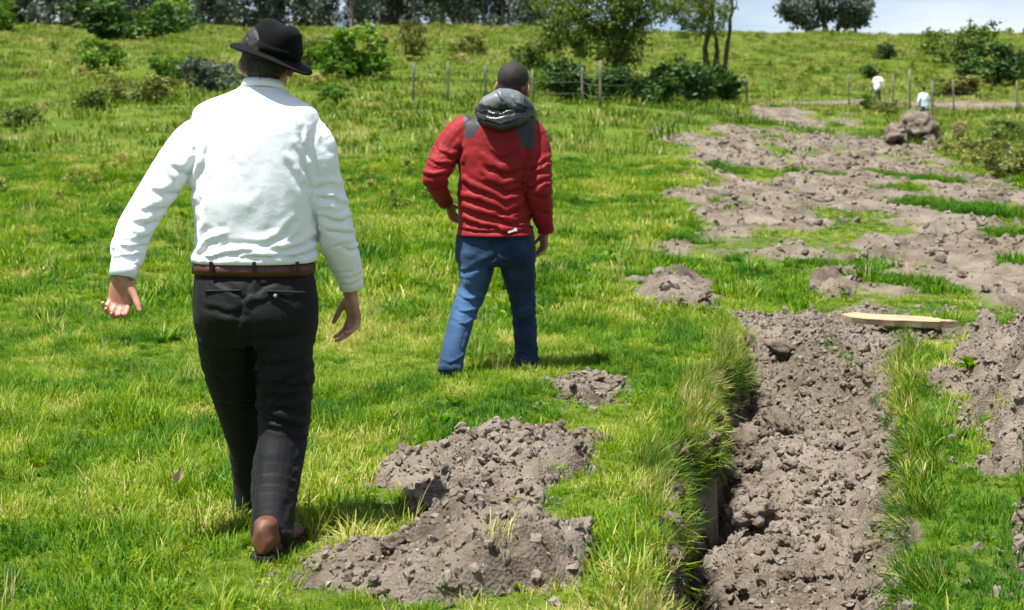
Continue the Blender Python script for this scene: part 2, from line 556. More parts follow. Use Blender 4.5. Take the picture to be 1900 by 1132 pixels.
M = {}
m, nt, out = new_mat('ground')
b = nd(nt, 'ShaderNodeBsdfPrincipled', Roughness=0.95); b.inputs['Specular IOR Level'].default_value = 0.1
gm = nd(nt, 'ShaderNodeNewGeometry')
scol, snor = soil_nodes(nt, gm.outputs['Position'])
t1 = nd(nt, 'ShaderNodeTexNoise', Scale=0.55, Detail=6, Roughness=0.65)
t2 = nd(nt, 'ShaderNodeTexNoise', Scale=9.0, Detail=5, Roughness=0.7)
for n in (t1, t2): nt.links.new(gm.outputs['Position'], n.inputs['Vector'])
ma = nd(nt, 'ShaderNodeMath', operation='MULTIPLY_ADD'); ma.inputs[1].default_value = 0.5
mb_ = nd(nt, 'ShaderNodeMath', operation='MULTIPLY'); mb_.inputs[1].default_value = 0.5
nt.links.new(t2.outputs['Fac'], mb_.inputs[0]); nt.links.new(t1.outputs['Fac'], ma.inputs[0]); nt.links.new(mb_.outputs[0], ma.inputs[2])
tcol = ramp(nt, ma.outputs[0], [(0.34, (.030, .065, .006)), (0.48, (.07, .115, .010)), (0.58, (.11, .14, .02)), (0.70, (.15, .135, .045))])
at = nd(nt, 'ShaderNodeAttribute'); at.attribute_name = 'soil'
mxc = nd(nt, 'ShaderNodeMixRGB')
nt.links.new(at.outputs['Fac'], mxc.inputs['Fac']); nt.links.new(tcol, mxc.inputs['Color1']); nt.links.new(scol, mxc.inputs['Color2'])
nt.links.new(mxc.outputs['Color'], b.inputs['Base Color']); nt.links.new(snor, b.inputs['Normal'])
nt.links.new(b.outputs['BSDF'], out.inputs['Surface'])
M['ground'] = m
m, nt, out = new_mat('soil')
b = nd(nt, 'ShaderNodeBsdfPrincipled', Roughness=0.95); b.inputs['Specular IOR Level'].default_value = 0.1
gm = nd(nt, 'ShaderNodeNewGeometry')
scol, snor = soil_nodes(nt, gm.outputs['Position'])
nt.links.new(scol, b.inputs['Base Color']); nt.links.new(snor, b.inputs['Normal']); nt.links.new(b.outputs['BSDF'], out.inputs['Surface'])
M['soil'] = m
ground = tag(obj('ground', g_me, M['ground']), kind='structure')

# ------------------------------------------------------------------ heaps of dug soil
HEAPS = []
def heap(label, poly, height, edge, seed, step=0.016, lump=1.0, warp=0.07):
    poly = np.asarray(poly, float)
    lo, hi = poly.min(0) - 0.25, poly.max(0) + 0.25
    xs = np.arange(lo[0], hi[0], step); ys = np.arange(lo[1], hi[1], step)
    X, Y = np.meshgrid(xs, ys); x, y = X.ravel(), Y.ravel()
    d = poly_sd(x, y, poly) + warp * fbm(x * 4 + seed, y * 4, o=4, s=seed, g=0.6)
    k = np.clip(d / edge, 0, 1)
    k = 1 - (1 - k) ** 2
    lp = lumps(x + seed * 3.7, y - seed, lump)
    z = ground_z(x, y, False) - 0.03 + np.where(d > 0, k * height * (0.72 + 0.5 * fbm(x * 1.7, y * 1.7, o=3, s=seed + 5)) + lp * sstep(0, edge * 0.5, d) + 0.03 * sstep(0, 0.05, d), d * 0.6)
    nx, ny = len(xs), len(ys)
    i = (np.arange(ny - 1)[:, None] * nx + np.arange(nx - 1)[None, :]).ravel()
    q = np.stack([i, i + 1, i + nx + 1, i + nx], 1)
    keep = (d[q] > -0.06).any(1)
    q = q[keep]
    used = np.unique(q); rm = np.full(len(x), -1); rm[used] = np.arange(len(used))
    c = np.array([poly[:, 0].mean(), poly[:, 1].mean(), 0.0]); c[2] = float(base_z(c[0], c[1]))
    me = mesh_np('soil_heap', np.stack([x, y, z], 1)[used] - c, rm[q], True)
    o = obj('soil_heap', me, M['soil']); o.location = c
    tag(o, label, 'soil heap', 'heaps of dug soil')
    HEAPS.append((poly, warp, seed, xs, ys, z.reshape(ny, nx), d.reshape(ny, nx)))
    return o

heap('long grey brown soil heap on the grass between man in white shirt and trench',
     GP([(550, 1085), (585, 1030), (680, 1005), (745, 965), (740, 930), (700, 925), (698, 880), (780, 842), (900, 818), (985, 796), (1060, 800), (1145, 822), (1115, 878), (1030, 905), (1010, 945), (1070, 970), (1125, 1005), (1120, 1060), (1010, 1090), (800, 1110), (620, 1110)]), 0.085, 0.22, 101, lump=.85)
heap('small cracked soil heap beside the right foot of man in red jacket', GP([(1015, 712), (1060, 690), (1120, 694), (1150, 720), (1150, 752), (1100, 758), (1050, 748)]), 0.04, 0.22, 111, lump=0.75)
heap('small dark crumbly soil heap on grass just past the far end of trench', GP([(1168, 520), (1215, 508), (1270, 505), (1320, 525), (1332, 560), (1280, 572), (1200, 562)]), 0.12, 0.40, 121, step=0.03, warp=0.12)
heap('tall soil heap along the right bank of trench, largest of all', GP([(1735, 715), (1765, 672), (1830, 640), (1900, 618), (2080, 605), (2160, 760), (2010, 872), (1900, 884), (1836, 872), (1790, 805), (1760, 750)]), 0.50, 0.9, 131, step=0.016, lump=1.0, warp=.14)
heap('low soil heap at right frame edge in front of tallest soil heap', GP([(1862, 1030), (1880, 960), (1940, 930), (2060, 960), (2060, 1090), (1900, 1100)]), 0.30, 0.22, 141)
heap('soil bank across the far end of trench under wooden plank', GP([(1385, 640), (1420, 612), (1520, 606), (1640, 606), (1740, 612), (1745, 640), (1660, 660), (1600, 700), (1520, 690), (1440, 665)]), 0.10, 0.5, 151, step=0.025, lump=1.0, warp=0.12)
heap('loose soil heap on turned ground left of the wooden plank, near dry grass', GP([(1500, 520), (1560, 510), (1620, 530), (1610, 552), (1530, 556)]), 0.16, 0.45, 161, step=0.03, warp=0.15)

def heap_inside(x, y):
    """largest depth inside any heap (negative = outside) and the surface height there"""
    best = np.full(x.shape, -1.0); zz = np.full(x.shape, -9.0)
    for poly, w, s, xs, ys, zg, dg in HEAPS:
        i = np.round((x - xs[0]) / (xs[1] - xs[0])).astype(int); j = np.round((y - ys[0]) / (ys[1] - ys[0])).astype(int)
        ok = (i >= 0) & (j >= 0) & (i < len(xs)) & (j < len(ys))
        d = np.full(x.shape, -1.0); z = np.full(x.shape, -9.0)
        d[ok] = dg[j[ok], i[ok]]; z[ok] = zg[j[ok], i[ok]]
        best = np.maximum(best, d); zz = np.maximum(zz, np.where(d > -0.02, z, -9))
    return best, zz

def surf_z(x, y):
    x = np.atleast_1d(np.asarray(x, float)); y = np.atleast_1d(np.asarray(y, float))
    z = ground_z(x, y)
    return np.maximum(z, heap_inside(x, y)[1])
# ------------------------------------------------------------------ scattering
def scatter(name, label, cat, pts, rot, scl, idx, tint, protos):
    """one 'stuff' object: copies of small prototype meshes on points"""
    me = bpy.data.meshes.new(name)
    me.vertices.add(len(pts)); me.vertices.foreach_set('co', np.asarray(pts, np.float32).ravel())
    for n, a in (('rot', rot), ('scl', scl)):
        t = me.attributes.new(n, 'FLOAT_VECTOR', 'POINT'); t.data.foreach_set('vector', np.asarray(a, np.float32).ravel())
    t = me.attributes.new('pick', 'INT', 'POINT'); t.data.foreach_set('value', np.asarray(idx, np.int32))
    fattr(me, 'tint', tint)
    coll = bpy.data.collections.new(name + '_kinds')
    for p in protos: coll.objects.link(bpy.data.objects.new('kind_%02d' % len(coll.objects), p))
    ng = bpy.data.node_groups.new(name, 'GeometryNodeTree')
    ng.interface.new_socket('Geometry', in_out='INPUT', socket_type='NodeSocketGeometry')
    ng.interface.new_socket('Geometry', in_out='OUTPUT', socket_type='NodeSocketGeometry')
    N, L = ng.nodes, ng.links
    gi = N.new('NodeGroupInput'); go = N.new('NodeGroupOutput')
    ci = N.new('GeometryNodeCollectionInfo'); ci.inputs['Collection'].default_value = coll
    ci.inputs['Separate Children'].default_value = True; ci.inputs['Reset Children'].default_value = True
    mp = N.new('GeometryNodeMeshToPoints')
    ip = N.new('GeometryNodeInstanceOnPoints'); ip.inputs['Pick Instance'].default_value = True
    def na(n, t):
        a = N.new('GeometryNodeInputNamedAttribute'); a.data_type = t; a.inputs['Name'].default_value = n
        return a.outputs['Attribute']
    L.new(gi.outputs[0], mp.inputs['Mesh']); L.new(mp.outputs['Points'], ip.inputs['Points'])
    L.new(ci.outputs['Instances'], ip.inputs['Instance'])
    L.new(na('pick', 'INT'), ip.inputs['Instance Index'])
    L.new(na('rot', 'FLOAT_VECTOR'), ip.inputs['Rotation'])
    L.new(na('scl', 'FLOAT_VECTOR'), ip.inputs['Scale'])
    L.new(ip.outputs['Instances'], go.inputs[0])
    o = obj(name, me)
    md = o.modifiers.new('scatter', 'NODES'); md.node_group = ng
    tag(o, label, cat, kind='stuff')
    return o

def clump(seed, n, h, spread, w, lean, curl, segs=3, flower=0, mat=None, hvar=0.45):
    """a clump of grass blades"""
    r = np.random.default_rng(seed)
    v = []; f = []; col = []
    for k in range(n):
        a = r.uniform(0, 2 * math.pi); rr = spread * math.sqrt(r.uniform())
        base = np.array([rr * math.cos(a), rr * math.sin(a), -0.02])
        hh = h * (1 - hvar * r.uniform()) ; ww = w * r.uniform(0.6, 1.3)
        az = a + r.normal(0, 1.0); le = abs(r.normal(lean, lean * 0.5)); cu = curl * r.uniform(0.3, 1.6)
        side = np.array([-math.sin(az), math.cos(az), 0]); dirh = np.array([math.cos(az), math.sin(az), 0])
        p = base.copy(); ang = le * 0.5; i0 = len(v); c = r.uniform()
        for s in range(segs + 1):
            t = s / segs
            wd = ww * (1 - t) ** 0.6 * (0.75 + 0.5 * min(t * 3, 1)) if s < segs else 0
            if s < segs:
                v += [p - side * wd / 2, p + side * wd / 2]; col += [c, c]
            else:
                v.append(p.copy()); col.append(c)
            p = p + (dirh * math.sin(ang) + np.array([0, 0, math.cos(ang)])) * hh / segs
            ang += cu / segs
        for s in range(segs - 1):
            a0 = i0 + 2 * s
            f += [(a0, a0 + 1, a0 + 3), (a0, a0 + 3, a0 + 2)]
        a0 = i0 + 2 * (segs - 1); f.append((a0, a0 + 1, a0 + 2))
    me = mesh_np('grass_clump', v, f, True)
    fattr(me, 'blade', col)
    me.materials.append(mat)
    return me

def herb(seed, n, size, mat):
    """low broad-leaved weed"""
    r = np.random.default_rng(seed); v = []; f = []; col = []
    for k in range(n):
        a = r.uniform(0, 2 * math.pi); el = r.uniform(0.2, 1.1); L_ = size * r.uniform(0.5, 1); w = L_ * r.uniform(0.16, 0.28)
        d = np.array([math.cos(a) * math.cos(el), math.sin(a) * math.cos(el), math.sin(el)]); s = np.array([-math.sin(a), math.cos(a), 0])
        i0 = len(v); c = r.uniform()
        v += [np.array([0, 0, -.01]), d * L_ * .5 + s * w - [0, 0, .0], d * L_ * .5 - s * w, d * L_ + np.array([0, 0, -L_ * .25])]
        col += [c] * 4
        f += [(i0, i0 + 1, i0 + 3), (i0, i0 + 3, i0 + 2)]
    me = mesh_np('herb', v, f, True); fattr(me, 'blade', col); me.materials.append(mat)
    return me

M['grass'] = leaf_mat('grass', spread=.55, stops=[(0.0, (.014, .075, .002)), (0.22, (.052, .165, .002)), (0.48, (.135, .255, .004)), (0.74, (.25, .31, .012)), (1.0, (.55, .48, .19))], trans=0.38)
M['far_grass'] = leaf_mat('far_grass', spread=.55, stops=[(0.0, (.035, .085, .008)), (0.25, (.085, .16, .012)), (0.5, (.155, .225, .022)), (0.75, (.25, .275, .055)), (1.0, (.44, .39, .17))], trans=.35)
M['straw'] = leaf_mat('straw', [(0.0, (.14, .19, .03)), (0.4, (.33, .29, .09)), (1.0, (.52, .43, .21))], trans=0.30)

near_k = [clump(i, 34, .115, .075, .0052, .5, 1.2, 4, mat=M['grass']) for i in range(5)] + \
         [clump(10 + i, 26, .17, .07, .0056, .45, 1.5, 4, mat=M['grass']) for i in range(3)] + \
         [clump(20 + i, 30, .085, .10, .0046, 1.0, 0.7, 3, mat=M['grass'], hvar=.6) for i in range(3)] + \
         [herb(30 + i, 13, .075, M['grass']) for i in range(2)]
mid_k = [clump(40 + i, 46, .13, .20, .0125, .55, 1.2, 3, mat=M['grass']) for i in range(4)] + \
        [clump(50 + i, 40, .22, .17, .012, .5, 1.3, 3, mat=M['grass']) for i in range(3)]
far_k = [clump(60 + i, 40, .20, .62, .036, .7, 1.0, 2, mat=M['far_grass']) for i in range(4)] + \
        [clump(70 + i, 36, .34, .55, .036, .6, 1.1, 2, mat=M['far_grass']) for i in range(3)]

def tint_field(x, y):
    t = 0.43 + 0.17 * fbm(x * 0.8, y * 0.5, o=3, s=201) + 0.30 * fbm(x * 3.6, y * 2.4, o=3, s=205) + 0.15 * sstep(40, 75, y)
    return t

def turf_density(x, y):
    s = soil_mask(x, y); hd, _ = heap_inside(x, y)
    k = (1 - s) * (hd < 0.03)
    # stray tufts on the bare ground and on the edges of heaps
    k = np.maximum(k, 0.035 * (y > 10))
    k = np.maximum(k, 0.8 * sstep(0.5, 0.7, vnoise(x * 4.1 + 5, y * 3.6, s=215)) * ((hd > 0) & (hd < 0.16)))
    _, ins = trench(x, y)
    k = np.where((ins > 0.03) & (y < 9.3), 0.0, k)
    k = np.where((ins > 0.03) & (y < 9.3) & (green_patch(x, y) > 0.5) & (y > 6.6), 0.6, k)
    return k

def wedge(n, y0, y1, a, margin):
    y = np.sqrt(rng.uniform(y0 * y0, y1 * y1, n)); x = rng.uniform(-1, 1, n) * (a * y + margin)
    return x, y

FEET = [(-.80, 3.95, .42)]
def field(name, label, cat, n, y0, y1, kinds, size, sizefn=None, tall_bias=None, mg=1.6):
    x, y = wedge(n, y0, y1, 0.43, mg)
    k = turf_density(x, y) * (0.62 + 0.38 * sstep(-0.5, 0.3, fbm(x * 1.3, y * 1.0, o=3, s=221)))
    keep = rng.uniform(size=n) < k
    x, y = x[keep], y[keep]; n = len(x)
    z = surf_z(x, y)
    hd, _ = heap_inside(x, y)
    t = np.clip(tint_field(x, y) + rng.normal(0, .15, n), 0, 1)
    # greener and taller where the turned ground has fresh growth
    gp = np.maximum(green_patch(x, y), sstep(0, .2, poly_sd(x, y, STRIP)))
    t = np.where(gp > 0.4, t * 0.40 - 0.01 + 0.06 * rng.uniform(size=n), t)
    sc = size * rng.uniform(0.55, 1.35, n) * (0.80 + 0.30 * fbm(x * 0.8, y * 0.8, o=2, s=231) + 0.22 * fbm(x * 3.3, y * 3.3, o=2, s=233))
    # trodden or young grass: on the turned ground, in front of the heaps, round the men's feet
    se = sstep(-.3, .3, poly_sd(x, y, SOIL_E)) * (y > 9.0)
    sc *= 1 - .55 * se * (gp < .5) - .10 * se * (gp >= .5)
    hn, _ = heap_inside(x, y - .0); h2, _ = heap_inside(x, y + .22); h3, _ = heap_inside(x, y + .45)
    sc *= np.where((np.maximum(h2, h3) > 0) & (y < 9), .62, 1.0)
    sc *= np.where((gp >= .5) & (y < 9), .8, 1.0)
    for fx, fy, fr in FEET: sc *= 1 - .42 * sstep(fr, fr * .3, np.hypot(x - fx, (y - fy) * .8))
    sc = np.clip(sc, .15 * size, None)
    idx = rng.integers(0, len(kinds), n)
    if len(kinds) > 10: t = np.where((idx >= 8) & (idx <= 10) & (gp < .4), t + .22, t)
    rot = np.stack([rng.normal(0, .12, n), rng.normal(0, .12, n), rng.uniform(0, 6.28, n)], 1)
    scl = np.stack([sc * rng.uniform(.85, 1.15, n), sc * rng.uniform(.85, 1.15, n), sc * rng.uniform(.7, 1.3, n)], 1)
    print(name, n)
    return scatter(name, label, cat, np.stack([x, y, z], 1), rot, scl, idx, np.clip(t, 0, 1), kinds)

field('meadow_grass', 'short bright green meadow grass around the two walking men', 'grass', 60000, 2.6, 9.5, near_k, 0.70)
field('meadow_grass', 'green and straw meadow grass in the middle of the field', 'grass', 52000, 9.3, 26, mid_k, 0.78, mg=2.5)
field('meadow_grass', 'yellow green rough grass of the far field and hillside', 'grass', 48000, 25, 150, far_k, 1.0, mg=5)

# taller tufts, seed stalks and broad weeds that the grazing left standing
def tufts(n=5200):
    x, y = wedge(n, 2.8, 17, .43, 1.6)
    k = turf_density(x, y) * sstep(.05, .55, fbm(x * 1.6 + 2, y * 1.2, o=3, s=281)) * (soil_mask(x, y) < .1)
    keep = rng.uniform(size=n) < k; x, y = x[keep], y[keep]; n = len(x); z = surf_z(x, y)
    for fx, fy, fr in FEET: z = np.where(np.hypot(x - fx, y - fy) < fr, -9, z)
    ok = z > -5; x, y, z = x[ok], y[ok], z[ok]; n = len(x)
    ks = [clump(120 + i, 22, .15, .05, .0044, .35, 1.3, 4, mat=M['grass']) for i in range(3)] + [clump(130 + i, 9, .21, .05, .0030, .25, .7, 4, mat=M['straw']) for i in range(2)] + [herb(140 + i, 16, .11, M['grass']) for i in range(3)]
    idx = rng.integers(0, 8, n); sc = rng.uniform(.6, 1.15, n) * (1 + .04 * (y - 4))
    t = np.clip(np.where(idx < 3, .5 + rng.normal(0, .22, n), np.where(idx < 5, rng.uniform(.3, 1, n), rng.uniform(.05, .4, n))), 0, 1)
    scatter('pasture_tufts', 'taller green tufts, dry stalks and broad leaved weeds in the near pasture', 'grass', np.stack([x, y, z], 1), np.stack([rng.normal(0, .1, n), rng.normal(0, .1, n), rng.uniform(0, 6.28, n)], 1), np.stack([sc] * 3, 1), idx, t, ks); print('tufts', n)
tufts()
# dry fringe hanging over the banks of the trench
def fringe(n=4600):
    y = rng.uniform(2.6, 9.0, n); left = rng.uniform(size=n) < 0.62
    yy = np.linspace(2.5, 9.2, 900)
    def edge(side):
        xs = np.linspace(-0.4, 3.6, 1600); e = []
        for q in yy:
            _, ins = trench(xs, np.full_like(xs, q)); w = np.where(ins > 0)[0]
            e.append(xs[w[0] if side == 'l' else w[-1]] if len(w) else np.nan)
        return np.array(e)
    el, er = edge('l'), edge('r')
    x = np.where(left, np.interp(y, yy, el), np.interp(y, yy, er))
    off = rng.uniform(-.10, .055, n)                     # metres past the edge of the bank
    x0 = x; x = x + np.where(left, 1, -1) * off
    bun = fbm(y * 2.3, np.where(left, 0.0, 50.0) + y * 0, o=3, s=241)
    kp = rng.uniform(size=n) < np.clip(.6 + .7 * bun, .1, 1)
    x, y, left, bun, off, x0 = x[kp], y[kp], left[kp], bun[kp], off[kp], x0[kp]; n = len(x)
    z = surf_z(np.where(left, np.minimum(x, x0 - .03), np.maximum(x, x0 + .03)), y) - np.clip(off + .02, 0, 1) * rng.uniform(1.0, 3.4, n)
    tilt = (np.clip(.5 + off * 14, .1, 1.5) + rng.uniform(-.2, 1.0, n)) * np.where(left, 1, -1)          # lean out over the hole
    rot = np.stack([rng.normal(0, .3, n), tilt, rng.normal(0, .5, n)], 1)
    sc = rng.uniform(.45, 1.0, n)
    t = np.clip(np.where(left, 0.38 + .28 * vnoise(y * 1.7, y * 0, s=251), 0.28) + rng.normal(0, .22, n), 0, 1)
    ks = [clump(80 + i, 15, .15, .045, .0046, .35, .9, 4, mat=M['grass']) for i in range(3)] + [clump(90 + i, 14, .19, .04, .004, .35, .8, 4, mat=M['straw']) for i in range(3)]
    idx = np.where(rng.uniform(size=n) < np.where(left, .24, .10), rng.integers(3, 6, n), rng.integers(0, 3, n))
    scatter('bank_grass', 'dry and green grass hanging over the banks of trench', 'grass', np.stack([x, y, z + .005], 1), rot, np.stack([sc] * 3, 1), idx, t, ks)
fringe()

# loose crumbs of soil
def crumb_mat():
    m, nt, out = new_mat('soil_crumb'); b = nd(nt, 'ShaderNodeBsdfPrincipled', Roughness=.95); b.inputs['Specular IOR Level'].default_value = .1
    at = nd(nt, 'ShaderNodeAttribute'); at.attribute_name = 'tint'; at.attribute_type = 'INSTANCER'
    nt.links.new(ramp(nt, at.outputs['Fac'], [(0, (.034, .026, .019)), (.35, (.10, .081, .062)), (.75, (.19, .160, .130)), (1, (.30, .27, .23))]), b.inputs['Base Color'])
    nt.links.new(b.outputs['BSDF'], out.inputs['Surface']); return m
M['crumb'] = crumb_mat()
def stone_mesh(seed, sub=2, rough=.35, sx=1.0):
    bm = bmesh.new(); bmesh.ops.create_icosphere(bm, subdivisions=sub, radius=1.0)
    co = np.array([v.co[:] for v in bm.verts])
    d = 1 + rough * fbm(co[:, 0] * 1.3 + seed * 3.1, co[:, 1] * 1.3, co[:, 2] * 1.3, o=3, s=seed)
    r = np.random.default_rng(seed)
    co = co * d[:, None] * np.array([1, r.uniform(.65, .95), r.uniform(.5, .75)])
    for v, c in zip(bm.verts, co): v.co = c
    me = bpy.data.meshes.new('clod'); bm.to_mesh(me); bm.free()
    me.materials.append(M['soil'])
    me.polygons.foreach_set('use_smooth', np.full(len(me.polygons), sub > 2))
    return me
crumbs = [stone_mesh(300 + i, 2, .6) for i in range(6)]
for m_ in crumbs: m_.materials.clear(); m_.materials.append(M['crumb'])
def crumble(name, label, n, y0, y1, s0, s1):
    x, y = wedge(n, y0, y1, .43, 1.2)
    hd, _ = heap_inside(x, y); s = soil_mask(x, y)
    keep = rng.uniform(size=n) < np.maximum(s * .8, np.where(hd > 0, .9, .22 * sstep(-.22, .0, hd)))
    x, y = x[keep], y[keep]; n = len(x); z = surf_z(x, y)
    sc = s0 + (s1 - s0) * rng.uniform(size=n) ** 7
    scatter(name, label, 'soil crumbs', np.stack([x, y, z + sc * .15], 1), rng.uniform(0, 6.28, (n, 3)), np.stack([sc] * 3, 1), rng.integers(0, 6, n), np.where(sc > .35 * s1, rng.uniform(.45, .78, n), rng.uniform(size=n)), crumbs)
    print(name, n)
def wall_crumbs(n=5200):
    yy = np.linspace(3.2, 8.6, 700); xs = np.linspace(-.4, 2.6, 1500); ed = []
    for q in yy:
        _, ins = trench(xs, np.full_like(xs, q)); w = np.where(ins > 0)[0]; ed.append(xs[w[0]] if len(w) else np.nan)
    y = rng.uniform(3.2, 8.6, n); x = np.interp(y, yy, ed) + rng.uniform(.005, .075, n); z = ground_z(x, y, False)
    sc = .006 + .028 * rng.uniform(size=n) ** 4
    scatter('soil_crumbs', 'dark soil crumbs and root lumps on the left trench wall', 'soil crumbs', np.stack([x, y, z], 1), rng.uniform(0, 6.28, (n, 3)), np.stack([sc] * 3, 1), rng.integers(0, 6, n), rng.uniform(0, .5, n), crumbs)
wall_crumbs()
crumble('soil_crumbs', 'fine loose soil crumbs in the trench and on near heaps', 130000, 3.0, 9.8, .0035, .026)
crumble('soil_crumbs', 'loose soil crumbs on the turned ground beyond the trench', 45000, 9.6, 45, .012, .075)

# rough weeds on the slopes
M['weed'] = leaf_mat('weed', [(0, (.06, .13, .012)), (.35, (.13, .20, .018)), (.7, (.24, .26, .05)), (1, (.38, .33, .14))], .35)
def weed(seed, nb, leaf):
    r = np.random.default_rng(seed); v = []; f = []; col = []
    for k in range(nb):
        a = r.uniform(0, 6.28); h = r.uniform(.25, 1.0); rr = r.uniform(0, .5) * (1.1 - .5 * h); c0 = np.array([rr * math.cos(a), rr * math.sin(a), h * .8])
        d = r.normal(size=3); d[2] = abs(d[2]) * .6; d /= np.linalg.norm(d); e = np.cross(d, r.normal(size=3)); e /= np.linalg.norm(e)
        L_ = leaf * r.uniform(.6, 1.4); i0 = len(v); v += [c0 - d * L_, c0 + e * L_ * .4, c0 + d * L_, c0 - e * L_ * .4]; col += [r.uniform()] * 4
        f += [(i0, i0 + 1, i0 + 2), (i0, i0 + 2, i0 + 3)]
    me = mesh_np('weed', v, f); fattr(me, 'blade', col); me.materials.append(M['weed']); return me
weeds = [weed(951 + i, 130, .11) for i in range(4)]
def weed_field(label, n, y0, y1, s0, s1, thr, xlim=None):
    x, y = wedge(n, y0, y1, .43, 4)
    keep = (fbm(x * .22 + 9, y * .16, o=3, s=261) > thr) & (soil_mask(x, y) < .2) & ~((x / y > .25) & (y < 64))
    if xlim: keep &= (x < xlim[0] * y) 
    x, y = x[keep], y[keep]; n = len(x); z = base_z(x, y)
    sc = rng.uniform(s0, s1, n)
    t = np.clip(.5 + .3 * fbm(x * .3, y * .2, o=2, s=271) + rng.normal(0, .16, n), 0, 1)
    scatter('hillside_weeds', label, 'weeds', np.stack([x, y, z], 1), np.stack([np.zeros(n), np.zeros(n), rng.uniform(0, 6.28, n)], 1), np.stack([sc, sc, sc * rng.uniform(.6, 1.1, n)], 1), rng.integers(0, 4, n), t, weeds)
    print('weeds', n)
weed_field('rough olive and yellow weeds all over the hillside', 1900, 46, 140, .35, .85, .1)
weed_field('low leafy weeds in the field behind the man in white shirt', 1500, 17, 46, .14, .34, .1, (.02,))
# ------------------------------------------------------------------ people
def cloth_mat(name, c1, c2, rough=0.85, sheen=0.3, weave=900.0, wb=0.06, scale=5.0, spec=0.2, sunlit_fade=None, stripes=None):
    """woven cloth: slight colour drift, weave and small creases as relief"""
    m, nt, out = new_mat(name)
    b = nd(nt, 'ShaderNodeBsdfPrincipled', Roughness=rough)
    b.inputs['Specular IOR Level'].default_value = spec
    b.inputs['Sheen Weight'].default_value = sheen; b.inputs['Sheen Roughness'].default_value = 0.5
    tc = nd(nt, 'ShaderNodeTexCoord'); src = tc.outputs['Object']
    n1 = nd(nt, 'ShaderNodeTexNoise', Scale=scale, Detail=5, Roughness=0.6); nt.links.new(src, n1.inputs['Vector'])
    col = ramp(nt, n1.outputs['Fac'], [(0.35, c1), (0.65, c2)])
    if sunlit_fade:
        at = nd(nt, 'ShaderNodeAttribute'); at.attribute_name = 'sunlit_fade'
        mx = nd(nt, 'ShaderNodeMixRGB'); mx.inputs['Color2'].default_value = (*sunlit_fade, 1)
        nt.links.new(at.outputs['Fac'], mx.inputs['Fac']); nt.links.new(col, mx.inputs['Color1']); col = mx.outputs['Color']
    if stripes:
        wv = nd(nt, 'ShaderNodeTexWave', Scale=stripes[0], Distortion=1.5); wv.bands_direction = 'X'
        wv.inputs['Detail'].default_value = 1.0; wv.inputs['Detail Scale'].default_value = 0.6
        nt.links.new(src, wv.inputs['Vector'])
        rr = ramp(nt, wv.outputs['Fac'], [(0.86, (0, 0, 0)), (1.0, (1, 1, 1))])
        mf = nd(nt, 'ShaderNodeMath', operation='MULTIPLY'); mf.inputs[1].default_value = 0.6
        nt.links.new(rr, mf.inputs[0])
        mx = nd(nt, 'ShaderNodeMixRGB'); mx.inputs['Color2'].default_value = (*stripes[1], 1)
        nt.links.new(mf.outputs[0], mx.inputs['Fac']); nt.links.new(col, mx.inputs['Color1']); col = mx.outputs['Color']
    nt.links.new(col, b.inputs['Base Color'])
    n2 = nd(nt, 'ShaderNodeTexNoise', Scale=weave, Detail=2); nt.links.new(src, n2.inputs['Vector'])
    n3 = nd(nt, 'ShaderNodeTexNoise', Scale=26.0, Detail=4, Roughness=0.55, Distortion=0.6); nt.links.new(src, n3.inputs['Vector'])
    b1 = nd(nt, 'ShaderNodeBump', Strength=wb, Distance=0.002); nt.links.new(n2.outputs['Fac'], b1.inputs['Height'])
    b2 = nd(nt, 'ShaderNodeBump', Strength=0.25, Distance=0.006); nt.links.new(n3.outputs['Fac'], b2.inputs['Height'])
    nt.links.new(b1.outputs['Normal'], b2.inputs['Normal']); nt.links.new(b2.outputs['Normal'], b.inputs['Normal'])
    nt.links.new(b.outputs['BSDF'], out.inputs['Surface'])
    return m

def skin_mat(name, c1, c2):
    m, nt, out = new_mat(name)
    b = nd(nt, 'ShaderNodeBsdfPrincipled', Roughness=0.5)
    b.inputs['Subsurface Weight'].default_value = 0.12; b.inputs['Subsurface Scale'].default_value = 0.02
    b.inputs['Subsurface Radius'].default_value = (1.0, 0.35, 0.2)
    tc = nd(nt, 'ShaderNodeTexCoord')
    n1 = nd(nt, 'ShaderNodeTexNoise', Scale=22.0, Detail=5); nt.links.new(tc.outputs['Object'], n1.inputs['Vector'])
    nt.links.new(ramp(nt, n1.outputs['Fac'], [(0.35, c1), (0.65, c2)]), b.inputs['Base Color'])
    n2 = nd(nt, 'ShaderNodeTexNoise', Scale=160.0, Detail=3); nt.links.new(tc.outputs['Object'], n2.inputs['Vector'])
    bp = nd(nt, 'ShaderNodeBump', Strength=0.2, Distance=0.002); nt.links.new(n2.outputs['Fac'], bp.inputs['Height'])
    nt.links.new(bp.outputs['Normal'], b.inputs['Normal'])
    nt.links.new(b.outputs['BSDF'], out.inputs['Surface'])
    return m

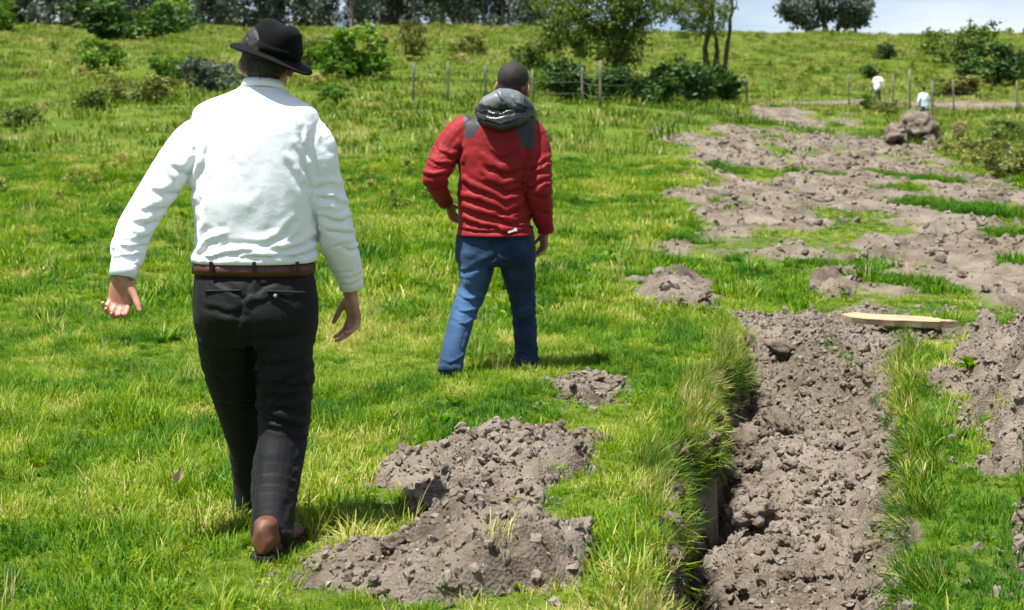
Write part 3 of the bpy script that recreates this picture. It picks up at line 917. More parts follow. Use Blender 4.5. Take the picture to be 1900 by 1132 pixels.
M['skin'] = skin_mat('skin', (.33, .15, .10), (.45, .23, .165))
M['skin_b'] = skin_mat('skin_tan', (.26, .12, .075), (.36, .17, .11))
M['shirt'] = cloth_mat('white_cotton', (.76, .79, .87), (.80, .83, .90), rough=.8, sheen=.1, wb=.05)
M['suit'] = cloth_mat('dark_suiting', (.0035, .0035, .0042), (.0055, .0055, .0065), rough=.7, sheen=.02, spec=.22, stripes=(62.0, (.014, .014, .017)))
M['jacket'] = cloth_mat('red_nylon', (.19, .005, .008), (.24, .008, .012), rough=.68, sheen=.05, spec=.25, wb=.03)
M['yoke'] = cloth_mat('grey_nylon', (.022, .021, .026), (.032, .031, .037), rough=.6, sheen=.05, spec=.4)
M['hood'] = cloth_mat('black_nylon', (.012, .012, .014), (.020, .020, .022), rough=.32, sheen=.0, spec=.6)
M['sunlit_lining'] = cloth_mat('pale_grey_sunlit_lining', (.09, .10, .11), (.14, .155, .165), rough=.42, sheen=.0, spec=.5)  # grey of the hood top, with the sun's reflection painted into the colour
M['jeans'] = cloth_mat('blue_denim', (.005, .015, .042), (.008, .022, .058), rough=.85, sheen=.08, weave=600, wb=.12, scale=9, sunlit_fade=(.055, .125, .25))
M['felt'] = cloth_mat('black_felt', (.003, .003, .0035), (.005, .005, .0055), rough=.9, spec=.1, sheen=.02, weave=400, wb=.15)
M['ribbon'] = cloth_mat('black_ribbon', (.0025, .0025, .003), (.004, .004, .0045), rough=.85, spec=.1, sheen=0)
M['belt'] = noise_mat('brown_belt_leather', (.050, .014, .011), (.085, .024, .018), 14, .38, .15, 90, bdist=.002, spec=.5)
M['shoe'] = noise_mat('tan_shoe_leather', (.085, .028, .011), (.135, .048, .020), 9, .6, .15, 70, bdist=.002, spec=.5)
M['sole'] = noise_mat('dark_rubber', (.010, .008, .007), (.02, .017, .015), 20, .8, .2)
M['hair'] = noise_mat('black_hair', (.006, .005, .005), (.020, .016, .014), 60, .5, .8, 240, stretch=(1, 1, .35), bdist=.004, spec=.4)
M['crop'] = noise_mat('cropped_hair', (.012, .009, .008), (.035, .026, .022), 50, .7, .7, 420, bdist=.003, spec=.3)
M['grey_sock'] = noise_mat('grey_sock', (.05, .045, .045), (.07, .065, .065), 60, .9, .3)
M['white_plastic'] = noise_mat('white_plastic', (.70, .71, .73), (.75, .76, .78), 30, .4, .05)
M['sneaker'] = noise_mat('dark_sneaker', (.02, .018, .017), (.05, .045, .04), 12, .7, .2, 80)
M['button'] = noise_mat('grey_button', (.18, .18, .19), (.25, .25, .26), 40, .3, .05)

def normals(me):
    n = np.empty(len(me.vertices) * 3, np.float32); me.vertex_normals.foreach_get('vector', n); return n.reshape(-1, 3).astype(float)
def coords(me):
    c = np.empty(len(me.vertices) * 3, np.float32); me.vertices.foreach_get('co', c); return c.reshape(-1, 3).astype(float)

def wrinkle(me, folds, Y, noise=(0.004, 14.0), back_only=True, aniso=(1, 1, 1), seed=5):
    """press folds into cloth: each fold is a bent line on the wearer's back (photo points at depth Y), with width and depth in metres"""
    co, no = coords(me), normals(me)
    disp = noise[0] * fbm(co[:, 0] * noise[1] * aniso[0], co[:, 1] * noise[1] * aniso[1], co[:, 2] * noise[1] * aniso[2], o=3, s=seed)
    wx = co[:, 0] + 0.006 * fbm(co[:, 0] * 30, co[:, 1] * 30, co[:, 2] * 30, o=2, s=seed + 9)
    wz = co[:, 2] + 0.006 * fbm(co[:, 0] * 30 + 7, co[:, 1] * 30, co[:, 2] * 30, o=2, s=seed + 19)
    for fo in folds:
        pts, w, dep = fo[0], fo[1], fo[2]
        q = np.array([P(p[0], p[1], Y)[[0, 2]] for p in pts])
        best = np.full(len(co), 9.0); tt = np.zeros(len(co))
        for k in range(len(q) - 1):
            a, b = q[k], q[k + 1]; e = b - a
            t = np.clip(((wx - a[0]) * e[0] + (wz - a[1]) * e[1]) / (e @ e), 0, 1)
            cr = e[0] * (wz - a[1]) - e[1] * (wx - a[0])
            d = np.hypot(wx - a[0] - t * e[0], wz - a[1] - t * e[1])
            m = d < np.abs(best)
            best = np.where(m, d * np.where(cr > 0, 1, -1), best); tt = np.where(m, (k + t) / (len(q) - 1), tt)
        taper = np.sin(np.pi * np.clip(tt * 0.9 + 0.05, 0, 1)) ** 0.5
        s = best / w
        prof = -1.25 * np.exp(-np.abs(s) * 1.7) + 0.75 * np.exp(-((s - 1.1) * 1.3) ** 2) + 0.22 * np.exp(-((s + 1.3) * 1.0) ** 2)
        facing = sstep(0.35, -0.25, no[:, 1]) if back_only else 1.0
        disp = disp + dep * prof * taper * facing
    co = co + no * disp[:, None]
    me.vertices.foreach_set('co', co.astype(np.float32).ravel()); me.update()
    return me

def crumple(me, lims, amp, wave, seed=1, reach=1.25, prof=None, twist=.7):
    """cloth gathered along a limb: rounded ridges and sharp valleys running round it, strongest where prof says (0..1 along the limb)"""
    co, no = coords(me), normals(me); disp = np.zeros(len(co))
    for li, lim in enumerate(lims):
        p_, r_ = densify(*lim); p_ = np.asarray(p_); seg = np.linalg.norm(np.diff(p_, axis=0), axis=1); cum = np.concatenate([[0], np.cumsum(seg)])
        D = np.linalg.norm(co[:, None, :] - p_[None], axis=2); k = D.argmin(1); dist = D.min(1)
        kk = np.clip(k, 0, len(p_) - 2); ax = p_[kk + 1] - p_[kk]; ax /= np.linalg.norm(ax, axis=1)[:, None]
        s = cum[kk] + ((co - p_[kk]) * ax).sum(1); rel_ = co - p_[kk]
        ang = np.arctan2(rel_[:, 1], rel_[:, 0])
        t = s / cum[-1]; rad = np.array([max(q) for q in r_])[k]
        w = sstep(reach * 1.25, reach, dist / rad) * (np.interp(t, prof[0], prof[1]) if prof else 1.0)
        u = s / wave + twist * np.sin(ang + li * 2 + s * 9) + .5 * np.sin(2 * ang + 1.3 * li)
        n1 = np.abs(vnoise(u, np.cos(ang) * .9 + li * 7, np.sin(ang) * .9, s=seed)); n2 = np.abs(vnoise(u * 2.1 + 5, np.cos(ang) * 1.6, np.sin(ang) * 1.6 + li * 3, s=seed + 3))
        disp += w * amp * (2.2 * n1 + .9 * n2 - .9)
    me.vertices.foreach_set('co', (co + no * disp[:, None]).astype(np.float32).ravel()); me.update(); return me

def billow(me, amp, sx, sz, zlo, zhi, seed=1, shear=.5):
    """soft sideways folds of loose cloth between two heights, growing towards zlo"""
    co, no = coords(me), normals(me)
    w = sstep(zhi, zlo + (zhi - zlo) * .15, co[:, 2]) * sstep(zlo - .06, zlo + .02, co[:, 2])
    u = co[:, 0] * sx + 2.0 * co[:, 1]; v = (co[:, 2] + shear * np.abs(co[:, 0] - co[:, 0].mean()) * .6) * sz + .8 * vnoise(co[:, 0] * 7, co[:, 2] * 7, s=seed + 8)
    disp = w * amp * (2.0 * np.abs(vnoise(u, v, s=seed)) + 1.0 * np.abs(vnoise(u * 2.2, v * 2.1, s=seed + 5)) - .9)
    me.vertices.foreach_set('co', (co + no * disp[:, None]).astype(np.float32).ravel()); me.update(); return me

def edges_of(me):
    e = np.empty(len(me.edges) * 2, np.int32); me.edges.foreach_get('vertices', e); e = e.reshape(-1, 2)
    lt = np.empty(len(me.polygons), np.int32); me.polygons.foreach_get('loop_total', lt); ls = np.empty(len(me.polygons), np.int32); me.polygons.foreach_get('loop_start', ls)
    lv = np.empty(len(me.loops), np.int32); me.loops.foreach_get('vertex_index', lv)
    q = ls[lt == 4]
    return e, np.vstack([np.stack([lv[q], lv[q + 2]], 1), np.stack([lv[q + 1], lv[q + 3]], 1)])

def drape(me, grow_fn, slack_fn, it=130, bend=.10, grav=.0004, seed=1):
    """let loose cloth buckle: every edge wants to be longer than the body beneath allows, so folds form between the limits of slack"""
    p0, n0 = coords(me), normals(me); N = len(p0)
    e, dg = edges_of(me); al = np.vstack([e, dg])
    mid = (p0[al[:, 0]] + p0[al[:, 1]]) / 2; dv = p0[al[:, 1]] - p0[al[:, 0]]; L0 = np.linalg.norm(dv, axis=1) + 1e-9
    rest = L0 * grow_fn(mid, dv / L0[:, None])
    lo, hi = slack_fn(p0)
    i, j = al[:, 0], al[:, 1]; cnt = np.bincount(i, minlength=N) + np.bincount(j, minlength=N)
    ei, ej = e[:, 0], e[:, 1]; ce = np.bincount(ei, minlength=N) + np.bincount(ej, minlength=N) + 1e-9
    p = p0 + n0 * (.0022 * fbm(p0[:, 0] * 26, p0[:, 1] * 26, p0[:, 2] * 26, o=2, s=seed) * np.minimum(1, hi / .012) ** 1.5)[:, None]
    for k in range(it):
        p[:, 2] -= grav * np.minimum(1, hi / .01)
        d = p[j] - p[i]; L_ = np.linalg.norm(d, axis=1) + 1e-9
        c = d * ((L_ - rest) / L_ * .5)[:, None]
        for a in range(3):
            p[:, a] += 1.6 * (np.bincount(i, c[:, a], N) - np.bincount(j, c[:, a], N)) / np.maximum(cnt, 1)
        if k % 2 == 0:                                             # stiffness against tight bends
            b_ = bend if k < it - 12 else bend * .5
            for a in range(3):
                s = (np.bincount(ei, p[ej, a], N) + np.bincount(ej, p[ei, a], N)) / ce
                p[:, a] += b_ * (s - p[:, a])
        q = p - p0; nn = (q * n0).sum(1); tang = q - n0 * nn[:, None]
        tl = np.linalg.norm(tang, axis=1); tang *= np.minimum(1, (.5 * hi + .002) / (tl + 1e-9))[:, None]
        p = p0 + tang + n0 * np.clip(nn, -lo, hi)[:, None]
    me.vertices.foreach_set('co', p.astype(np.float32).ravel()); me.update()
    return me

def near_limb(p, lim):
    """(0..1 along the limb, distance / radius, axis direction) of points"""
    q, r = densify(*lim, m=3); q = np.asarray(q); r = np.array([max(v) for v in r]); seg = np.gradient(q, axis=0); seg /= np.linalg.norm(seg, axis=1)[:, None]
    D = ((p[:, None, :] - q[None]) ** 2).sum(2); k = D.argmin(1)
    return k / (len(q) - 1), np.sqrt(D[np.arange(len(p)), k]) / r[k], seg[k]

def garment_fns(limbs, axial, slack, body_grow, body_slack):
    """axial / slack: profiles along the limbs; body_grow(mid, dir), body_slack(p) for the rest"""
    def g(mid, dv):
        out = body_grow(mid, dv)
        for lim in limbs:
            t, dr, ax = near_limb(mid, lim); w = sstep(1.35, 1.05, dr) * sstep(.05, .2, t)
            al = np.abs((dv * ax).sum(1))
            out = out * (1 - w) + w * (1 + np.interp(t, *axial) * al ** 2 + .03 * (1 - al ** 2))
        return out
    def s(p):
        lo, hi = body_slack(p)
        for lim in limbs:
            t, dr, _ = near_limb(p, lim); w = sstep(1.35, 1.05, dr) * sstep(.05, .2, t); v = np.interp(t, *slack)
            lo = lo * (1 - w) + w * v * .7; hi = hi * (1 - w) + w * v
        return lo, hi
    return g, s

def unit(v): v = np.asarray(v, float); return v / (np.linalg.norm(v) + 1e-9)

def hand(mb, wrist, down, palm, thumb, curl=(.5, .6, .7, .8), size=1.0, tcurl=.35, spread=.09):
    """palm with four fingers and a thumb; down = towards the fingers, palm = out of the palm, thumb = towards the thumb's side"""
    w = np.asarray(wrist, float); d = unit(down); p = unit(palm - np.dot(palm, d) * d); t = unit(np.cross(d, p)); 
    if np.dot(t, thumb) < 0: t = -t
    s = size
    # palm: five sections from wrist to knuckles
    v = []; f = []; n = 14
    secs = [(-.03, .026, .021), (0.0, .027, .019), (.03, .037, .018), (.062, .041, .016), (.088, .040, .013), (.098, .037, .009)]
    for (l, a, b_) in secs:
        for j in range(n):
            th = 2 * math.pi * j / n
            v.append(w + d * l * s + t * a * s * math.cos(th) + p * b_ * s * math.sin(th))
    for k in range(len(secs) - 1):
        for j in range(n):
            j2 = (j + 1) % n
            f.append((k * n + j, k * n + j2, (k + 1) * n + j2, (k + 1) * n + j))
    f.append(tuple(range(n))); f.append(tuple(reversed(range((len(secs) - 1) * n, len(secs) * n))))
    mb.add(v, f)
    L = [(.042, .026, .021), (.046, .030, .022), (.043, .028, .021), (.034, .021, .018)]
    for k in range(4):
        off = (0.030 - 0.0198 * k) * s
        base = w + d * (.088 - .006 * abs(k - 1.2)) * s + t * off - p * .002
        ang = 0.15; q = [base - d * .03 * s, base]; fd = unit(d + t * spread * (1.2 - k))
        c = curl[k]
        for i, l in enumerate(L[k]):
            ang += c * (0.8, 1.1, 0.7)[i]
            q.append(q[-1] + (fd * math.cos(ang) + p * math.sin(ang)) * l * s)
        tube(mb, q, [.0095 * s, .0100 * s, .0088 * s, .0080 * s, .0066 * s], n=10)
    b0 = w + d * .022 * s + t * .026 * s + p * .006 * s
    q = [b0 - t * .018 * s, b0]; td = unit(d * .75 + t * .66 + p * .25)
    for i, l in enumerate((.040, .032, .024)):
        q.append(q[-1] + td * l * s); td = unit(td + p * tcurl * .5 + d * tcurl * .7 - t * tcurl * .35)
    tube(mb, q, [.014 * s, .0150 * s, .0115 * s, .0100 * s, .0075 * s], n=10)

def head_shape(mb, c, yaw, tilt, s=1.0):
    """skull, jaw, nose, brow, lips and ears, facing +Y before turning by yaw / tilt; c = centre of the skull"""
    Rm = np.array(Euler((tilt[0], tilt[1], yaw), 'XYZ').to_matrix())
    def at(x, y, z): return np.asarray(c, float) + Rm @ (np.array([x, y, z]) * s)
    e = tuple(Euler((tilt[0], tilt[1], yaw), 'XYZ'))
    ellipsoid(mb, at(0, -.008, .030), (.076 * s, .096 * s, .088 * s), e, 24, 16)
    ellipsoid(mb, at(0, .022, -.035), (.064 * s, .070 * s, .082 * s), e, 20, 14)
    ellipsoid(mb, at(0, .040, -.075), (.048 * s, .045 * s, .040 * s), e)
    ellipsoid(mb, at(0, -.045, -.030), (.056 * s, .045 * s, .060 * s), e)
    ellipsoid(mb, at(0, .092, -.020), (.014 * s, .022 * s, .026 * s), e)         # nose
    ellipsoid(mb, at(0, .100, -.034), (.017 * s, .014 * s, .011 * s), e)
    ellipsoid(mb, at(0, .082, .016), (.050 * s, .014 * s, .010 * s), e)          # brow
    ellipsoid(mb, at(0, .086, -.062), (.024 * s, .010 * s, .009 * s), e)         # lips
    for q in (-1, 1):
        ellipsoid(mb, at(q * .030, .080, -.002), (.014 * s, .009 * s, .010 * s), e)
        ee = Euler(e, 'XYZ').to_matrix() @ Euler((-.15, 0, q * .55), 'XYZ').to_matrix()
        ellipsoid(mb, at(q * .083, -.006, -.012), (.008 * s, .021 * s, .033 * s), ee.to_euler(), 14, 10)
        ellipsoid(mb, at(q * .076, .004, -.018), (.012 * s, .014 * s, .022 * s), ee.to_euler(), 12, 8)
    return at

def rows(data):
    """(py, x left, x right, Y, half depth) -> horizontal sections"""
    out = []
    for py, xl, xr, Y, dep in data:
        a = P(xl, py, Y); b_ = P(xr, py, Y)
        out.append(((a + b_) / 2, abs(b_[0] - a[0]) / 2, dep))
    return out

def limb(data):
    """(px, py, Y, half width px[, depth ratio]) -> points, radii"""
    pts = []; rad = []
    for q in data:
        px, py, Y, hw = q[:4]; k = q[4] if len(q) > 4 else 1.0
        pts.append(P(px, py, Y)); r = hw * Y / FPX; rad.append((r, r * k))
    return pts, rad

def densify(pts, rad, m=4):
    pts = np.asarray(pts); rad = np.asarray(rad)
    n = len(pts); t = np.arange(n); q = np.linspace(0, n - 1, (n - 1) * m + 1)
    def cr(a):                                           # Catmull-Rom
        out = []
        for u in q:
            i = min(int(u), n - 2); f = u - i
            p0, p1, p2, p3 = a[max(i - 1, 0)], a[i], a[i + 1], a[min(i + 2, n - 1)]
            out.append(0.5 * ((2 * p1) + (-p0 + p2) * f + (2 * p0 - 5 * p1 + 4 * p2 - p3) * f * f + (-p0 + 3 * p1 - 3 * p2 + p3) * f ** 3))
        return np.array(out)
    return cr(pts), [tuple(np.maximum(r, .004)) for r in cr(rad)]

def shrink(rad, d, lo=.02): return [(max(r[0] - d, lo), max(r[1] - d, lo)) for r in rad]

def band(name, c, a, b_, h, mat, parent, thick=.004, n=48, tilt=(0, 0, 0), ex=2.3, flare=0.0):
    """flat strap closed round an oval"""
    Rm = np.array(Euler(tilt).to_matrix()); v = []; f = []
    prof = [(-h / 2, 0), (-h / 2, thick), (h / 2, thick + flare), (h / 2, flare)]
    for z, o in prof:
        for j in range(n):
            th = 2 * math.pi * j / n; cx, sx = math.cos(th), math.sin(th)
            v.append(np.asarray(c) + Rm @ np.array([(a + o) * math.copysign(abs(cx) ** (2 / ex), cx), (b_ + o) * math.copysign(abs(sx) ** (2 / ex), sx), z]))
    for k in range(4):
        for j in range(n):
            j2 = (j + 1) % n; k2 = (k + 1) % 4
            f.append((k * n + j, k * n + j2, k2 * n + j2, k2 * n + j))
    return obj(name, MB().add(v, f).mesh(name), mat, parent)

def shoe(parent, ankle, heel_z, yaw, mat, smat, pitch=0.0, s=1.0, name='shoe'):
    """laced shoe, toe along +Y turned by yaw; heel at the ankle"""
    mb = MB()
    prof = [(-.074, .018, .036, .056), (-.064, .031, .046, .062), (-.03, .037, .048, .064), (0.02, .038, .038, .056), (.07, .044, .034, .045), (.12, .048, .027, .032), (.165, .043, .022, .025), (.195, .028, .017, .021), (.205, .012, .012, .017)]
    secs = []
    for y, a, h, cz in prof: secs.append((y, a, h, cz))
    n = 18; v = []; f = []
    Rm = np.array((Euler((0, 0, yaw)).to_matrix() @ Euler((pitch, 0, 0)).to_matrix()))
    c0 = np.array([ankle[0], ankle[1], heel_z])
    for y, a, h, cz in secs:
        for j in range(n):
            th = 2 * math.pi * j / n
            zz = cz * 1.0 + h * math.sin(th)
            v.append(c0 + Rm @ (np.array([a * math.cos(th) * (1.0 if math.sin(th) < .3 else .82), y, max(zz, .012)]) * s))
    for k in range(len(secs) - 1):
        for j in range(n):
            j2 = (j + 1) % n; f.append((k * n + j, k * n + j2, (k + 1) * n + j2, (k + 1) * n + j))
    f.append(tuple(range(n))); f.append(tuple(reversed(range((len(secs) - 1) * n, len(secs) * n))))
    mb.add(v, f)
    collar = [c0 + Rm @ (np.array([0, -.026, z]) * s) for z in (.05, .080, .105)]
    tube(mb, collar, [.036 * s, .037 * s, .035 * s], n=16)
    o = obj(name, remesh(mb.mesh(name), .006, 2, name=name), mat, parent)
    mb = MB(); v = []; f = []; m_ = len(secs)
    for zt in (0.0, .016):
        for sgn in (1, -1):
            for y, a, h, cz in (secs if sgn > 0 else secs[::-1]):
                v.append(c0 + Rm @ (np.array([sgn * (a + .004), y * 1.02, zt]) * s))
    k = 2 * m_
    f = [tuple(range(k))[::-1], tuple(range(k, 2 * k))] + [(j, (j + 1) % k, k + (j + 1) % k, k + j) for j in range(k)]
    mb.add(v, f); obj('sole', mb.mesh('sole', False), smat, o)
    return o

def strands(me, n, length, width, seed, zmax=9.0):
    """short hairs rooted all over a hair cap, combed downwards"""
    r = np.random.default_rng(seed); co, no = coords(me), normals(me)
    k = r.integers(0, len(co), n); k = k[co[k][:, 2] < zmax]; n = len(k); p, q = co[k], no[k]
    d = q * .45 + np.array([0, 0, -1.0]) + r.normal(0, .25, (n, 3)); d /= np.linalg.norm(d, axis=1)[:, None]
    e = np.cross(d, q); e /= np.linalg.norm(e, axis=1)[:, None] + 1e-9
    L_ = length * r.uniform(.5, 1.3, (n, 1)); p = p - q * .001
    v = np.stack([p - e * width, p + e * width, p + d * L_ + q * L_ * .15], 1).reshape(-1, 3)
    return mesh_np('hair_strands', v, np.arange(3 * n).reshape(n, 3), True)

# ---------------------------------------------------------------- man in white shirt and black hat
YA = 4.33
gA = float(base_z(-.8, 4.2))
A = empty('person', (P(480, 1000, YA)[0], YA, gA), 'man in white shirt, black trousers and black hat walking away, seen from behind', 'person')
def under(o, root):
    """keep world coordinates of the mesh when it becomes a child of the Empty"""
    o.parent = root; o.matrix_parent_inverse = Matrix.Translation(-root.location)
    return o
def part(name, me, mat, root): return under(obj(name, me, mat), root)

torso = rows([(150, 454, 520, YA + .018, .056), (162, 442, 526, YA + .014, .070), (173, 416, 538, YA + .006, .086), (186, 382, 560, YA, .102), (200, 361, 584, YA, .114), (220, 355, 594, YA, .122), (250, 353, 598, YA, .132), (300, 354, 598, YA, .138),
              (350, 357, 594, YA, .138), (400, 361, 588, YA, .134), (440, 359, 586, YA, .134), (462, 357, 585, YA, .132), (474, 359, 582, YA, .126), (484, 367, 574, YA, .112)])
armL = limb([(394, 246, YA, 38), (358, 266, YA - .01, 42), (314, 314, YA - .04, 36), (272, 374, YA - .07, 32), (241, 430, YA - .10, 32), (235, 470, YA - .13, 27), (230, 500, YA - .15, 23)])
armR = limb([(566, 246, YA, 38), (592, 274, YA, 35), (600, 315, YA + .01, 34), (608, 354, YA + .02, 36), (619, 400, YA + .04, 37), (630, 440, YA + .07, 34), (642, 478, YA + .10, 29), (650, 520, YA + .12, 22)])
hipA = rows([(478, 364, 580, YA, .118), (500, 361, 583, YA, .124), (520, 359, 586, YA - .003, .136), (548, 358, 588, YA - .006, .148), (580, 361, 588, YA - .006, .146), (610, 368, 587, YA, .130), (632, 380, 584, YA, .11)])
legR = limb([(527, 575, YA, 57, 1.25), (529, 640, YA - .005, 54, 1.12), (528, 710, YA, 51), (523, 785, YA - .01, 46), (513, 855, YA - .07, 46), (506, 920, YA - .14, 43), (504, 960, YA - .19, 40), (505, 992, YA - .23, 38)])
legL = limb([(420, 575, YA, 57, 1.25), (426, 640, YA + .05, 54, 1.1), (443, 715, YA + .13, 48), (460, 785, YA + .20, 41), (465, 850, YA + .24, 38), (468, 910, YA + .27, 35), (466, 955, YA + .29, 33)])
# body: one skin surface under the clothes
mb = MB()
hc = P(497, 118, YA + .045)
hrings(mb, [(c, max(a - .012, .03), max(b - .012, .03)) for c, a, b in torso[2:]], ex=2.3)
hrings(mb, [(c, a - .028, b - .032) for c, a, b in hipA[:-1]])
tube(mb, [P(490, 205, YA - .005), P(491, 175, YA + .005), P(494, 145, YA + .03), hc], [.066, .060, .058, .060])
for lim, cut in ((armL, .022), (armR, .022)):
    p_, r_ = densify(*lim); r_ = shrink(r_, cut); tube(mb, p_, r_)
for lim in (legR, legL):
    p_, r_ = densify(*lim); r_ = shrink(r_, .042, .030); tube(mb, p_, r_)
wl = P(226, 512, YA - .16); wr = P(651, 548, YA + .13)
tube(mb, [P(233, 480, YA - .14), wl], [(.030, .026), (.027, .021)]); tube(mb, [P(645, 490, YA + .11), wr], [(.030, .026), (.026, .022)])
hand(mb, wl, (-.10, .02, -.90), (-.15, -1.0, .10), (1, 0, 0), curl=(.72, .80, .85, .90), size=1.06, tcurl=.12)
hand(mb, wr, (.08, .12, -1.0), (-.80, -.60, 0), (-.3, 1, 0), curl=(.45, .50, .55, .60), size=1.06)
headA = head_shape(mb, hc, -.06, (-.20, .07, 0), .99)
for an, el in ((P(500, 1010, YA - .25), 0), (P(455, 965, YA + .31), 0)):
    tube(mb, [an + np.array([0, .05, .10]), an + np.array([0, .05, .06]), an + np.array([0, .07, .035])], [.022, .022, .018])
part('body', remesh(mb.mesh('body'), .0042, 3, .5, 'body'), M['skin'], A)
# hair: close to the skull below the hat
mb = MB(); e_ = (-.20, .07, -.06)
ellipsoid(mb, headA(0, -.018, .036), (.083, .098, .093), e_, 24, 16)
ellipsoid(mb, headA(0, -.050, -.018), (.068, .054, .060), e_, 20, 12)
hm = remesh(mb.mesh('hair'), .005, 2, name='hair')
c_, n_ = coords(hm), normals(hm)
c_ += n_ * (.003 * fbm(c_[:, 0] * 120, c_[:, 1] * 120, c_[:, 2] * 40, o=3, s=4))[:, None]
hm.vertices.foreach_set('co', c_.astype(np.float32).ravel()); hairA = part('hair', hm, M['hair'], A); obj('hair_strands', strands(hm, 4000, .016, .0005, 3), M['hair'], hairA)
# shirt
mb = MB(); hrings(mb, torso, ex=2.35)
for lim in (armL, armR):
    p_, r_ = densify(*lim); tube(mb, p_, r_, n=20)
sm_ = remesh(mb.mesh('shirt'), .006, 4, name='shirt')
wrinkle(sm_, [([(350, 340), (372, 300), (380, 270)], .014, .007), ([(346, 322), (322, 305), (300, 300)], .012, .005), ([(352, 345), (320, 352), (275, 348)], .014, .006),
    ([(345, 355), (305, 378), (262, 385)], .012, .006), ([(318, 385), (285, 405), (248, 410)], .011, .005), ([(290, 420), (255, 440), (215, 440)], .010, .004), ([(270, 445), (240, 455), (212, 458)], .009, .004),
    ([(556, 235), (565, 290), (570, 345), (578, 410), (583, 470)], .013, .010), ([(590, 225), (578, 245), (572, 262)], .010, .005), ([(545, 265), (562, 300), (570, 330)], .011, .006), ([(530, 290), (550, 320), (562, 345)], .014, .005),
    ([(575, 345), (605, 335), (640, 345)], .012, .005), ([(580, 360), (612, 362), (650, 385)], .012, .006), ([(590, 395), (622, 405), (655, 402)], .011, .006), ([(600, 425), (632, 428), (662, 438)], .011, .006), ([(612, 455), (640, 462), (665, 458)], .009, .005),
    ([(362, 470), (385, 445), (410, 430)], .014, .006), ([(375, 476), (420, 462), (470, 460)], .011, .005), ([(430, 474), (480, 466), (540, 472)], .010, .004), ([(580, 430), (555, 450), (520, 462)], .013, .006), ([(585, 455), (560, 468), (530, 474)], .010, .005),
    ([(372, 300), (366, 350), (362, 400)], .016, .005), ([(425, 245), (440, 290), (452, 345)], .03, .004), ([(545, 400), (520, 430), (490, 445)], .013, .005), ([(400, 425), (375, 450), (362, 462)], .011, .005)],
    YA - .12, noise=(.0015, 4), seed=15)
zA = lambda py: P(0, py, YA)[2]
def bgA(mid, dv):
    low = sstep(zA(360), zA(450), mid[:, 2]) ; side = sstep(.06, .12, np.abs(mid[:, 0] - P(472, 400, YA)[0]))
    return 1.004 + (.085 * low + .03 * side * (mid[:, 2] < zA(250))) * dv[:, 2] ** 2 + .022 * low + .02 * np.abs(dv[:, 0] * dv[:, 2])
def bsA(p):
    low = sstep(zA(240), zA(430), p[:, 2]); pin = sstep(zA(486), zA(474), p[:, 2])
    hi = (.003 + .013 * low) * pin; return hi * .7, hi
gf, sf = garment_fns([armL, armR], ([0, .2, .4, .6, .85, 1], [.0, .04, .10, .12, .10, .03]), ([0, .2, .4, .85, .96, 1], [.003, .008, .014, .014, .006, .002]), bgA, bsA)
wrinkle(sm_, [([(372, 232), (420, 240), (480, 243), (540, 240), (584, 234)], .0035, .0016)], YA - .12, noise=(0, 1))
drape(sm_, gf, sf, 160, .17, seed=4)
shirtO = part('shirt', sm_, M['shirt'], A)
def on(o, root): return under(o, root)
def sub(o, parent_obj, root):
    o.parent = parent_obj; return o
nb = P(489, 160, YA + .012)
sub(band('collar', nb, .070, .068, .030, M['shirt'], None, .005, tilt=(-.22, .05, 0), ex=2.1, flare=-.009), shirtO, A)
def cuff(lim, root, shirt, mat, r, h=.05):
    a, b_ = np.asarray(lim[0][-2]), np.asarray(lim[0][-1]); d = unit(b_ - a)
    q = Vector((0, 0, -1)).rotation_difference(Vector(d)).to_euler()
    sub(band('cuff', b_ + d * .004, r, r * .9, h, mat, None, .004, n=28, tilt=tuple(q), ex=2.0), shirt, root)
cuff(armL, A, shirtO, M['shirt'], .040); cuff(armR, A, shirtO, M['shirt'], .039)
# trousers
mb = MB(); hrings(mb, hipA, ex=2.2)
for lim in (legR, legL):
    p_, r_ = densify(*lim); tube(mb, p_, r_, n=22)
tm = remesh(mb.mesh('trousers'), .006, 3, name='trousers')
wrinkle(tm, [([(480, 672), (520, 664), (565, 660)], .016, .008), ([(476, 700), (530, 704), (584, 716)], .015, .010), ([(484, 728), (530, 722), (580, 722)], .015, .009), ([(478, 752), (525, 772), (578, 800)], .016, .010), ([(486, 782), (525, 790), (560, 815)], .014, .006),
    ([(585, 655), (545, 690), (500, 710)], .014, .008), ([(582, 742), (540, 752), (495, 745)], .013, .007), ([(470, 520), (455, 555), (445, 600)], .016, .009), ([(465, 540), (495, 522), (520, 512)], .014, .007), ([(470, 560), (510, 545), (560, 545)], .016, .006), ([(460, 545), (430, 528), (405, 515)], .014, .006),
    ([(462, 575), (425, 570), (385, 560)], .015, .006), ([(470, 600), (468, 650), (470, 700)], .016, .012), ([(480, 620), (520, 622), (575, 610)], .02, .008), ([(380, 640), (420, 650), (465, 640)], .016, .007), ([(395, 700), (430, 712), (470, 705)], .014, .008), ([(405, 760), (440, 765), (475, 760)], .014, .008),
    ([(560, 830), (556, 880), (545, 930)], .014, .007), ([(480, 840), (478, 900), (470, 960)], .018, .005), ([(470, 965), (505, 972), (545, 960)], .012, .006), ([(465, 985), (505, 990), (540, 984)], .010, .005), ([(585, 800), (572, 820), (566, 850)], .012, .010)],
    YA - .08, noise=(.004, 6), seed=25)
gf, sf = garment_fns([legR, legL], ([0, .15, .35, .6, .75, .9, 1], [.0, .06, .13, .12, .005, .005, .03]), ([0, .15, .3, .6, .75, 1], [.003, .008, .017, .015, .005, .010]), lambda m_, v_: 1.01 + .05 * np.abs(v_[:, 0] * v_[:, 2]), lambda p: (np.full(len(p), .004), np.full(len(p), .006)))
drape(tm, gf, sf, 150, .24, seed=14)
trO = part('trousers', tm, M['suit'], A)
